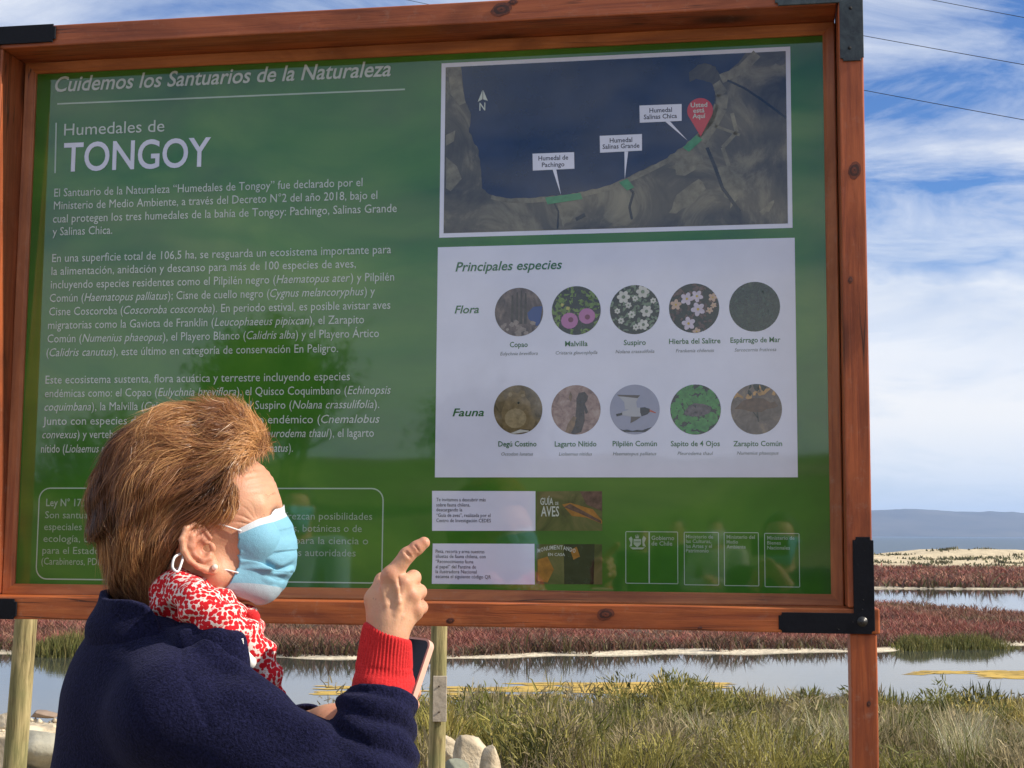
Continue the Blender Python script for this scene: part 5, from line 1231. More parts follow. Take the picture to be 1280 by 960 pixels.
# stitched seams on the mask: weld lines round the edge
WHITE = simple_mat('white_elastic', (.78, .78, .78), .6, .05, 200)
def hp_tube(name, pts, r, mat, n=8, parent=None, label=None):
    P_ = np.array(pts, float); k = len(P_)*6; tt = np.linspace(0, len(P_)-1, k)
    # Catmull-Rom
    def cr(t_):
        i = int(min(t_, len(P_)-1.0001)); f = t_-i; p0, p1, p2, p3 = P_[max(i-1, 0)], P_[i], P_[i+1], P_[min(i+2, len(P_)-1)]
        return .5*((2*p1)+(-p0+p2)*f+(2*p0-5*p1+4*p2-p3)*f*f+(-p0+3*p1-3*p2+p3)*f**3)
    C2 = np.array([cr(t_) for t_ in tt]); V, Q, T = tube_np(C2, r, n)
    return plink(name, V, Q, mat, True, parent, T, label)
i0 = int(.06*90)
for s, col_ in ((-1, 0), (1, -1)):
    a0 = P[6, col_]+np.array([.004, s*.001, -.001]); a1 = P[101, col_]+np.array([.004, s*.001, 0])
    def E_(a, b_, c=.003): return np.array([a, s*(.0725+c), b_])
    hp_tube('ear_loop', h2w(np.array([a0, E_(.022, .024, .0), E_(.004, .0315, -.001), E_(-.006, .036, .004), E_(-.018, .034, .004), E_(-.030, .020, .004), E_(-.034, .0, .003)])), .0011, WHITE)
    hp_tube('ear_loop', h2w(np.array([E_(-.034, -.003, .010), E_(-.044, -.006, .024), E_(-.0485, -.018, .028), E_(-.043, -.0245, .028), E_(-.0365, -.014, .022), E_(-.033, -.005, .009)])), .0016, WHITE)
    hp_tube('ear_loop', h2w(np.array([a1, E_(.012, -.0315, -.006), E_(.004, -.029, -.002), E_(-.003, -.025, .001)])), .0011, WHITE)
    bm = bmesh.new(); bmesh.ops.create_icosphere(bm, subdivisions=3, radius=.0040); Vp = np.array([v.co[:] for v in bm.verts]); Fp = [tuple(v.index for v in f.verts) for f in bm.faces]; bm.free()
    cE = np.array([.0035, s*.0835, -.0275])
    me = mesh_np('earring', h2w(Vp+cE)-PB, faces=Fp); link('earring', me, person, simple_mat('pearl', (.80, .74, .62), .2, .05), True)

# ---- hair
def hair_sdf(P):
    y = P[..., 1]
    d = ell(P, (-.022, 0, .080), (.117, .086, .110))
    d = smin(d, ell(P, (.034, 0, .108), (.060, .064, .055)), .03)
    d = smin(d, ell(P, (-.068, 0, .034), (.068, .073, .086)), .035)
    d = smin(d, ell(np.stack([P[..., 0], np.abs(P[..., 1]), P[..., 2]], -1), (.016, .050, .070), (.050, .036, .056)), .03)
    d = smin(d, cap(P, (-.082, 0, -.028), (-.070, 0, -.056), .046, .036), .03)
    d = d-.014*(fbm(P[..., 0]*20, P[..., 1]*20, P[..., 2]*20, 55, 2)-.5)
    wv_ = .012*np.sin(P[..., 0]*38+P[..., 1]*20)+.010*np.sin(P[..., 2]*45)
    d = d-.015*(fbm((P[..., 0]*.62-P[..., 2]*.78+wv_)*62, (P[..., 0]*.78+P[..., 2]*.62)*13, P[..., 1]*26, 58, 2)-.5)
    return d
def hair_allow(P):
    """positive outside of where hair grows"""
    x, y, z = P[..., 0], np.abs(P[..., 1]), P[..., 2]
    side = sstep(y, .035, .062)
    zl = .116-.0*side                                      # hairline height on the brow
    xf = .052+.066*sstep(z, .100, .126)+.008*np.sin(z*120)
    xf = np.where(z < .10, xf-.010*sstep(z, .075, .045)*0, xf)
    a = x-xf
    wav = .004*np.sin(x*260)
    ear = np.minimum(.031+wav-z, x+.030-.10*np.clip(z, -.1, .03)*0)       # below the ear line and ahead of the nape
    b_ = np.where(y > .03, ear, np.minimum(.10-z, x-.0))
    b2 = np.where(x > -.03, .031+wav-z, -1.0)
    c_ = -.066-z+.010*np.sin(x*150)
    return np.maximum(np.maximum(a, b2), c_)
def cap_sdf(P):
    d = hair_sdf(P)+.007
    d = smax(d, hair_allow(P)+.010, .012)
    return smax(d, -(face_sdf(P, False, False)+.002), .002)
V, Q = surface_net(cap_sdf, (-.165, -.10, -.085), (.125, .10, .205), .0030)
capV = V; HC = V[Q].mean(1)
HM, t, b = new_mat('hair_strands'); at = t.nodes.new('ShaderNodeAttribute'); at.attribute_name = 'tint'
L(t, at.outputs['Color'], b.inputs['Base Color']); b.inputs['Roughness'].default_value = .38; b.inputs['IOR'].default_value = 1.5; b.inputs['Specular IOR Level'].default_value = .55
tr = t.nodes.new('ShaderNodeBsdfTranslucent'); L(t, at.outputs['Color'], tr.inputs[0]); mx = t.nodes.new('ShaderNodeMixShader'); mx.inputs[0].default_value = .35
L(t, b.outputs[0], mx.inputs[1]); L(t, tr.outputs[0], mx.inputs[2]); L(t, mx.outputs[0], t.nodes['Material Output'].inputs[0])
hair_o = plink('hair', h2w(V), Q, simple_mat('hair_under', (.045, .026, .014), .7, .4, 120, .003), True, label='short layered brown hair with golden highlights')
def flow(P):
    x, y, z = P[..., 0], P[..., 1], P[..., 2]
    back = sstep(x, .0, -.09); top = sstep(z, .11, .17)
    fx = -(.95*(1-back)+.10*back)+.45*sstep(z, .03, -.04)*back
    fz = -.55*(1-top)-(1.0*back)
    fy = .35*np.sign(y)*top*(1-back)
    f = np.stack([fx, fy, fz], -1)
    n = np.stack([fbm(x*16+3, y*16, z*16, 1, 2), fbm(x*16, y*16+5, z*16, 2, 2), fbm(x*16, y*16, z*16+9, 3, 2)], -1)-.5
    return f+n*3.4
def strands(N_, seg=9, dl=.0078):
    k = rng.integers(0, len(HC), N_*2); P = HC[k]+rng.normal(0, .002, (N_*2, 3))
    on = (hair_allow(P) < -.002) & (face_sdf(P, False, False) > .004)
    P = P[on][:N_]; n = len(P)
    lvl = rng.uniform(-.009, .005, n)+.020*(fbm(P[:, 0]*34, P[:, 1]*34, P[:, 2]*34, 8, 2)-.5)
    ln = rng.uniform(.55, 1.25, n); ids = rng.integers(0, 900, n)
    frt = (P[:, 0] > .045) & (P[:, 2] > .118)
    ln = np.where(frt, ln*.85, ln)
    curl = rng.normal(0, 1, (n, 3)); path = [P]; d = None
    lockn = np.stack([_hash(ids, 1, 2, s_) for s_ in (1, 2, 3)], -1)-.5
    for s_ in range(seg):
        f = flow(P)+lockn*.8+curl*.16
        # lift the fringe: forward and up, then over
        lift = np.array([.5, 0, .35]) if s_ < 2 else np.array([-.1, 0, .0])
        f = np.where((frt & (rng.uniform(0, 1, n) < 2))[:, None], f*.45+lift*np.array([1, 1, 1])+np.stack([0*lvl, .5*curl[:, 1], .35*curl[:, 2]], -1), f)
        g = grad(hair_sdf, P, .002); f = f-g*(f*g).sum(-1, keepdims=True); f /= np.linalg.norm(f, axis=-1, keepdims=True)+1e-9
        d = f if d is None else d*.55+f*.45; d /= np.linalg.norm(d, axis=-1, keepdims=True)
        P = P+d*dl*ln[:, None]
        tgt = lvl+np.where(frt, .0011*s_*(1+.5*curl[:, 2]), .0)+(.006*(np.abs(curl[:, 0]) > 1.5)*s_/seg*1.5)
        P = P-g*((hair_sdf(P)-tgt)*.7)[:, None]
        a = np.maximum(.0035-face_sdf(P, False, False), 0); P = P+g*a[:, None]
        path.append(P)
    path = np.stack(path, 1)                               # n, seg+1, 3
    # keep clear of the face and ear
    stop = hair_allow(path) > np.where(frt, .016, .002+.011*rng.uniform(0, 1, n)**2)[:, None]; stop[:, 0] = False
    first = np.where(stop.any(1), stop.argmax(1), seg+1)
    for i in range(1, seg+1):
        m = i >= first; path[m, i] = path[m, i-1]+(path[m, i]-path[m, i-1])*.08
    T_n = np.gradient(path, axis=1); T_n /= np.linalg.norm(T_n, axis=-1, keepdims=True)+1e-9
    G = grad(hair_sdf, path[:, 3], .002)[:, None, :]; G = G+.5*rng.normal(0, 1, (n, 1, 3))
    Wd = np.cross(T_n, np.broadcast_to(G, T_n.shape)); Wd /= np.linalg.norm(Wd, axis=-1, keepdims=True)+1e-9
    wd = (.00036*np.sqrt(np.clip(1-np.linspace(0, 1, seg+1)**2.2, .02, 1)))[None, :, None]*rng.uniform(.5, 1.15, (n, 1, 1))
    A, B_ = path-Wd*wd, path+Wd*wd
    V = np.stack([A, B_], 2).reshape(-1, 3)
    o_ = (np.arange(n)[:, None]*(seg+1)+np.arange(seg)[None])*2
    Q = np.stack([o_, o_+1, o_+3, o_+2], -1).reshape(-1, 4)
    patch = fbm((path[:, 3, 0]*.62-path[:, 3, 2]*.78)*75, (path[:, 3, 0]*.78+path[:, 3, 2]*.62)*16, path[:, 3, 1]*30, 66, 3)
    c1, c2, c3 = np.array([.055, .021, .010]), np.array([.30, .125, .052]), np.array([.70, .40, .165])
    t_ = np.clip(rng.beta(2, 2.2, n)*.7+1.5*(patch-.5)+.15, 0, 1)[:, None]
    t_ = np.clip(t_+.25*(path[:, 0, 2:3] > .11)*(path[:, 0, 0:1] > -.03), 0, 1)  # lighter at crown and front: sunlit gold painted into the strand colour
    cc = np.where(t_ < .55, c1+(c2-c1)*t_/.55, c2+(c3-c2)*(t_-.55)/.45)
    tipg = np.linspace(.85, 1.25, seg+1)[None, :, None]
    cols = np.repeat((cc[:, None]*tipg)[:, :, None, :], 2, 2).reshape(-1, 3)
    return h2w(V), Q, cols
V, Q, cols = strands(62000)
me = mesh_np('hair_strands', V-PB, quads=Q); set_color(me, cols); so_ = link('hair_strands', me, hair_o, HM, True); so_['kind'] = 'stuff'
# flyaway hairs
fl_ = []
for i in range(1500):
    k = rng.integers(0, len(HC)); p = HC[k]
    if hair_allow(p[None])[0] > -.01: continue
    g = grad(hair_sdf, p[None], .002)[0]; f = flow(p[None])[0]; f /= np.linalg.norm(f)
    d0 = g*.5+f*.8+rng.normal(0, .35, 3); d0 /= np.linalg.norm(d0); ln = rng.uniform(.015, .036)
    pts = [p+d0*ln*s_+f*ln*.5*s_**2-g*ln*.35*s_**2 for s_ in np.linspace(0, 1, 6)]
    fl_.append(tube_np(h2w(np.array(pts)), np.linspace(.00020, .00008, 6), 3, False))
V, Q, T = join_np(fl_); me = mesh_np('flyaways', V-PB, quads=Q); set_color(me, np.tile([[.50, .34, .16]], (len(V), 1)))
fo_ = link('flyaway_hairs', me, hair_o, HM, True); fo_['kind'] = 'stuff'

# red jumper collar showing under the chin
V, Q = surface_net(lambda P: cap(P, PX(300, 775, 1.97), PX(316, 772, 1.95), .017, .010), PX(285, 800, 1.95)-np.array([0, .06, 0]), np.array([PX(335, 750, 1.95)[0], 2.02, PX(335, 745, 1.95)[2]]), .003)
plink('jumper_collar', V, Q, KNIT, True)
# ---- scarf
def sc(px, py, d): return PX(px, py, d)
near_ch = [((214, 742, 1.95), .018), ((228, 737, 1.905), .021), ((248, 756, 1.87), .024), ((276, 780, 1.865), .026), ((302, 800, 1.885), .026), ((318, 822, 1.90), .026), ((330, 850, 1.91), .021), ((340, 878, 1.92), .015), ((352, 905, 1.93), .012)]
far_ch = [((214, 742, 1.95), .018), ((214, 738, 2.02), .021), ((225, 740, 2.07), .03), ((265, 765, 2.06), .032), ((298, 785, 2.0), .030), ((308, 808, 1.94), .028)]
mid_ch = [((226, 752, 1.94), .042), ((266, 778, 1.95), .040), ((292, 800, 1.95), .030)]
def scarf_sdf(P):
    d = None
    for chn, kk in ((near_ch, .012), (far_ch, .012), (mid_ch, .02)):
        e = None
        for (a, ra), (b_, rb) in zip(chn[:-1], chn[1:]):
            q = cap(P, sc(*a), sc(*b_), ra, rb); e = q if e is None else smin(e, q, kk)
        d = e if d is None else smin(d, e, .012)
    ax = (sc(300, 798, 1.9)-sc(208, 726, 1.9)); ax /= np.linalg.norm(ax)
    q = P-sc(250, 750, 1.9); s_ = q@ax; v_ = q[..., 2]*.8-q[..., 0]*.55
    fold = np.sin((v_*210+6*fbm(s_*9, v_*14, P[..., 1]*8, 12, 3)))
    d = d-.0024*fold-.0025*(fbm(P[..., 0]*26, P[..., 1]*26, P[..., 2]*26, 77, 3)-.5)
    return d
lo = np.array([sc(160, 700, 1.95)[0], 1.80, sc(160, 930, 1.95)[2]]); hi = np.array([sc(375, 700, 1.95)[0], 2.13, sc(160, 690, 1.95)[2]])
V, Q = surface_net(scarf_sdf, lo, hi, .0030)
SCF, t, b = new_mat('scarf_print'); oc = obj_coord(t)
dn_ = t.nodes.new('ShaderNodeTexNoise'); dn_.inputs['Scale'].default_value = 60; L(t, oc, dn_.inputs['Vector'])
vm2 = t.nodes.new('ShaderNodeVectorMath'); vm2.operation = 'SCALE'; L(t, dn_.outputs['Color'], vm2.inputs[0]); vm2.inputs[3].default_value = .006
va = t.nodes.new('ShaderNodeVectorMath'); va.operation = 'ADD'; L(t, oc, va.inputs[0]); L(t, vm2.outputs[0], va.inputs[1])
vo = t.nodes.new('ShaderNodeTexVoronoi'); vo.inputs['Scale'].default_value = 165; vo.inputs['Randomness'].default_value = .62; L(t, va.outputs[0], vo.inputs['Vector'])
dot = ramp_node(t, vo.outputs['Distance'], [(.54, 0), (.60, 1)])
vo2 = t.nodes.new('ShaderNodeTexVoronoi'); vo2.inputs['Scale'].default_value = 300; L(t, oc, vo2.inputs['Vector'])
sm2 = ramp_node(t, vo2.outputs['Distance'], [(.20, .85), (.28, 0)])
cR = mix_node(t, dot, (.60, .014, .022), (.78, .66, .60)); cR = mix_node(t, math_node(t, 'MULTIPLY', sm2, dot), cR, (.62, .05, .05))
L(t, cR, b.inputs['Base Color']); b.inputs['Roughness'].default_value = .85; b.inputs['Specular IOR Level'].default_value = .15
add_bump(t, b, noise_node(t, oc, 500, 3, .6), .0006)
plink('scarf', V, Q, SCF, True, label='red and white dotted scarf')

# ---- jacket
def fold_noise(P, a, b_, seed, freq=30, amp=.006):
    """soft cloth folds running across the line a-b"""
    a, b_ = np.asarray(a), np.asarray(b_); ax = b_-a; ln = np.linalg.norm(ax); ax = ax/ln; q = P-a; s = q@ax
    return amp*np.sin(s*freq*2+7*fbm(P[..., 0]*5+seed, P[..., 1]*5, P[..., 2]*5, seed, 2))
SEND = hp(471, 870, 6)
def jacket_sdf(P):
    TC, TB = S_(196, 885, 1.99), S_(165, 1200, 2.02)
    d = cap(P, TC, TB, .122, .150)
    d = smin(d, ell(P, S_(192, 812, 1.985), (.068, .095, .058)), .05)
    d = smin(d, ell(P, S_(225, 880, 2.00), (.125, .15, .095)), .05)
    d = smin(d, cap(P, S_(222, 850, 1.90), SHR, .058, .074), .06)
    d = smin(d, cap(P, S_(230, 850, 2.08), SHL, .058, .074), .06)
    up_ = cap(P, SHR+np.array([0, .0, -.005]), ELR, .079, .064)
    fo = cap(P, ELR, SEND, .062, .041)
    # crumpled sleeve: rings of folds pushed down the forearm
    ax = SEND-ELR; ln = np.linalg.norm(ax); ax = ax/ln; s = (P-ELR)@ax
    w_ = fbm(P[..., 0]*9, P[..., 1]*9, P[..., 2]*9, 5, 3)
    rid = np.abs(np.sin(s*98+P[..., 0]*30+6*w_)); fo = fo-.011*rid**.9*sstep(s, -.05, .03)+.006
    fo = smin(fo, ell(P, SEND-ax*.010, (.050, .048, .018)), .012)
    fo = smax(fo, s-ln-.006+.12*(P[..., 0]-SEND[0])*0, .010)
    upn = np.abs(np.sin(((P-SHR)@((ELR-SHR)/np.linalg.norm(ELR-SHR)))*34-P[..., 2]*20+6*w_))
    up_ = up_-.003*upn**1.2*sstep((P-SHR)@((ELR-SHR)/np.linalg.norm(ELR-SHR)), .05, .16)+.002
    ar = smin(up_, fo, .010)
    d = smin(d, ar, .022)
    la = smin(cap(P, SHL, ELL, .074, .060), cap(P, ELL, WRL, .056, .040), .03)
    d = smin(d, la, .03)
    # long soft folds down the back and below the collar
    b1 = fbm(P[..., 0]*7+P[..., 2]*1.5, P[..., 1]*7, P[..., 2]*2.2, 15, 3)-.5
    d = d-.012*b1
    # shoulder seam
    sp_ = (P-S_(248, 850, 1.84)); nrm = np.array([.72, .0, .42]); nrm /= np.linalg.norm(nrm); sd_ = sp_@nrm
    d = d+.0028*np.exp(-(sd_/.0035)**2)*(P[..., 1] < 1.98)*(P[..., 0] < S_(300, 850, 1.84)[0])*(P[..., 2] > S_(300, 905, 1.84)[2])
    for (a, b_, r, k) in (((262, 806, 1.84), (345, 872, 1.81), .010, .035), ((300, 872, 1.80), (392, 912, 1.785), .008, .035)):
        d = smin(d, cap(P, S_(*a), S_(*b_), r, r*.6), k)
    # clear of neck and hollow sleeve end
    d = smax(d, -cap(P, h2w(np.array([-.05, 0, -.10])), h2w(np.array([-.03, 0, 0])), .075), .01)
    d = smax(d, -cap(P, WRL-(WRL-ELL)*.08, WRL+(WRL-ELL)*.2, .031), .005)
    return d
V, Q = surface_net(jacket_sdf, (-.86, 1.66, .62), (.02, 2.33, 1.42), .0045)
jk = plink('jacket', V, Q, FLEECE, True, label='navy fleece jacket with a stand-up collar')
def on_jacket(px, py, d0=1.6):
    p = PX(px, py, d0); r = p-np.array([0, 0, EYE]); r /= np.linalg.norm(r)
    for _ in range(60):
        p = p+r*max(float(jacket_sdf(p[None])[0])*.7, .0004)
    return p
for pts in (((214, 792), (224, 812), (234, 836), (239, 862), (238, 890), (232, 925), (225, 958)),):
    hp_tube('shoulder_seam', np.array([on_jacket(*p) for p in pts]), .0016, FLEECE)
def collar_sdf(P):
    """stand-up collar: a leaning band round the neck, open at the front"""
    c = S_(216, 800, 1.965); ax = np.array([.22, .03, .95]); ax /= np.linalg.norm(ax)
    q = P-c; s = q@ax; r_ = q-s[..., None]*ax; fx = r_@fwd; fy = r_@lef_; rad = np.sqrt((fx/1.12)**2+fy**2)
    R0 = .088+.10*s*0-.006*(fbm(P[..., 0]*14, P[..., 1]*14, P[..., 2]*14, 33, 2)-.5)*2
    d = np.abs(rad-R0-.004*np.sin(s*90+2))-.0062
    an = np.arctan2(fy, fx); top = .040-.075*(1-sstep(np.abs(an), 1.15, 2.1))
    d = smax(d, s-top-.004*np.sin(an*5), .006); d = smax(d, -.05-s, .004)
    return smax(d, (1.0-np.abs(an))*.09, .02)
c0 = S_(216, 800, 1.965); V, Q = surface_net(collar_sdf, c0-np.array([.135, .13, .085]), c0+np.array([.135, .13, .085]), .0040)
plink('collar', V, Q, FLEECE, True)
# front lapel edge with zip, reaching down from the collar
def lapel_sdf(P):
    ch = [((212, 800, 1.885), .016), ((240, 797, 1.865), .016), ((270, 793, 1.85), .014), ((296, 800, 1.845), .009), ((301, 838, 1.84), .009)]
    d = None
    for (a, ra), (b_, rb) in zip(ch[:-1], ch[1:]):
        e = cap(P, S_(*a), S_(*b_), ra, rb); d = e if d is None else smin(d, e, .008)
    return smin(d, cap(P, S_(240, 815, 1.86), S_(284, 826, 1.842), .020, .016), .03)
V, Q = surface_net(lapel_sdf, S_(190, 870, 1.84)-np.array([0, .06, 0]), np.array([S_(320, 750, 1.84)[0], 1.93, S_(320, 750, 1.84)[2]]), .0035)
plink('collar_flap', V, Q, FLEECE, True)
zp = []
for i in range(22):
    f = i/21; p = S_(302+2.0*math.sin(f*2), 799+f*40, 1.836); zp.append(tube_np([p-np.array([.0022, 0, 0]), p+np.array([.0022, 0, 0])], .0010, 6))
V, Q, T = join_np(zp); plink('zip_teeth', V, Q, simple_mat('white_zip', (.75, .75, .75), .4, .05), True, None, T)
def tab_sdf(P): return cap(P, S_(305, 817, 1.868), S_(312, 828, 1.868), .010, .0085)-.0
V, Q = surface_net(tab_sdf, S_(290, 845, 1.86)-np.array([0, .02, 0]), np.array([S_(325, 800, 1.86)[0], 1.90, S_(325, 800, 1.86)[2]]), .0016)
plink('scarf_ring', V, Q, simple_mat('white_toggle', (.80, .79, .75), .5, .04, 90), True, label='white toggle at the front of the scarf')
# red knitted cuff
def cuff():
    a, b_ = hp(484, 790, 4), hp(477, 868, 6); n, k = 44, 192; V = []
    ax = (b_-a)/np.linalg.norm(b_-a); u = np.array([1, 0, 0])-ax*ax[0]; u /= np.linalg.norm(u); v = np.cross(ax, u)
    prof_r = [(-.02, .0262), (0.0, .0285), (.05, .0296), (.3, .0310), (.55, .0335), (.66, .0352), (.72, .0375), (.80, .0392), (.9, .0388), (1.0, .0380), (1.15, .037)]
    ts = np.linspace(-.02, 1.15, n)
    for t_ in ts:
        th = np.linspace(0, 2*np.pi, k, endpoint=False)
        r = np.interp(t_, [p[0] for p in prof_r], [p[1] for p in prof_r])
        ribw = 1-sstep(t_, .58, .70)
        rr = r+.00075*np.sign(np.cos(th*44))*np.abs(np.cos(th*44))**.6*(.25+.75*ribw)+.0014*np.sin(th*2+t_*5)+.0012*np.sin(th*3+t_*11)*(t_ > .55)
        tl = .0055*np.cos(th)*(1 if t_ < .3 else .3)*0+0
        V.append(a+ax*(np.linalg.norm(b_-a)*t_)+ax*(.0075*np.cos(th))[:, None]*0+rr[:, None]*(np.cos(th)[:, None]*u+.86*np.sin(th)[:, None]*v)+np.array([0, 0, -.0085])*np.cos(th)[:, None]*(1-sstep(t_, .0, .75)))
    # turn the rim inwards
    inner = V[0]*.9+(a+ax*-.0)*.1; V = [inner+ax*.004]+V
    V = np.concatenate(V); m_ = n+1
    i = np.arange(m_-1)[:, None]*k; j = np.arange(k)[None]; j2 = (j+1) % k
    Q = np.stack([i+j, i+k+j, i+k+j2, i+j2], -1).reshape(-1, 4); return V, Q
V, Q = cuff(); plink('jumper_cuff', V, Q, KNIT, True, label='ribbed red jumper cuff')
# trousers and shoes, below the frame but there
def trouser_sdf(P):
    d = cap(P, HIP+[0, 0, .0], HIP+[0, 0, -.05], .135)
    for s in (-1, 1):
        h_ = HIP+np.array([.02, s*.09, -.02]); k_ = h_+np.array([.03, s*.01, -.42]); a_ = k_+np.array([-.03, s*.01, -.36])
        d = smin(d, smin(cap(P, h_, k_, .098, .070), cap(P, k_, a_, .068, .058), .03), .05)
    return d
V, Q = surface_net(trouser_sdf, (-.95, 1.7, .02), (-.2, 2.35, 1.1), .015); plink('trousers', V, Q, cloth_mat('dark_denim', (.02, .025, .04), (.04, .05, .08), 200))
for s in (-1, 1):
    a_ = HIP+np.array([.02, s*.11, -.82])
    V, Q = surface_net(lambda P: smax(smin(cap(P, np.array([a_[0]-.04, a_[1], .045]), np.array([a_[0]+.15, a_[1], .035]), .043, .036), cap(P, np.array([a_[0]-.02, a_[1], .05]), a_+[-.02, 0, .02], .045), .03), -(P[..., 2]-.004), .004), (a_[0]-.12, a_[1]-.08, -.02), (a_[0]+.24, a_[1]+.08, .16), .009)
    plink('shoe', V, Q, simple_mat('shoe_leather', (.04, .03, .025), .5, .2))
# phone, held in the other hand (a thing of its own)
ph = empty('phone', tuple(PX(515, 838, 1.93))); tag(ph, 'phone in a pale pink case held behind her red cuff', 'phone')
tr_c = PX(542.5, 800.5, 1.905); Lw = np.array([-.27, -.30, -.86]); Lw /= np.linalg.norm(Lw)
Ww = np.array([-.80, .60, .0]); Ww = Ww-Lw*(Ww@Lw); Ww /= np.linalg.norm(Ww); Nn = np.cross(Ww, Lw)
if Nn[1] > 0: Nn = -Nn
def slab(w, h, t0, t1, rad, inset):
    bm = bmesh.new(); pts = []
    for (cx_, cz_, a0) in ((w-rad, rad, -90), (w-rad, h-rad, 0), (rad, h-rad, 90), (rad, rad, 180)):
        for i in range(7): a = math.radians(a0+15*i); pts.append((cx_+(rad-inset)*math.cos(a), cz_+(rad-inset)*math.sin(a)))
    W3 = lambda p, t_: tr_c+Ww*p[0]+Lw*p[1]+Nn*t_-np.array(ph.location)
    vs = [bm.verts.new(W3(p, t0)) for p in pts]; vt = [bm.verts.new(W3(p, t1)) for p in pts]; n = len(pts)
    bm.faces.new(vs[::-1]); bm.faces.new(vt)
    for i in range(n): bm.faces.new((vs[i], vs[(i+1) % n], vt[(i+1) % n], vt[i]))
    bmesh.ops.recalc_face_normals(bm, faces=bm.faces[:]); me = bpy.data.meshes.new('slab'); bm.to_mesh(me); bm.free(); return me
link('phone_case', slab(.072, .148, -.0045, .0045, .011, 0), ph, simple_mat('pink_case', (.72, .44, .34), .45, .05))
m, t, b = new_mat('phone_glass'); b.inputs['Base Color'].default_value = (.006, .007, .02, 1); b.inputs['Roughness'].default_value = .12
link('screen', slab(.072, .148, .0046, .0052, .011, .003), ph, m)
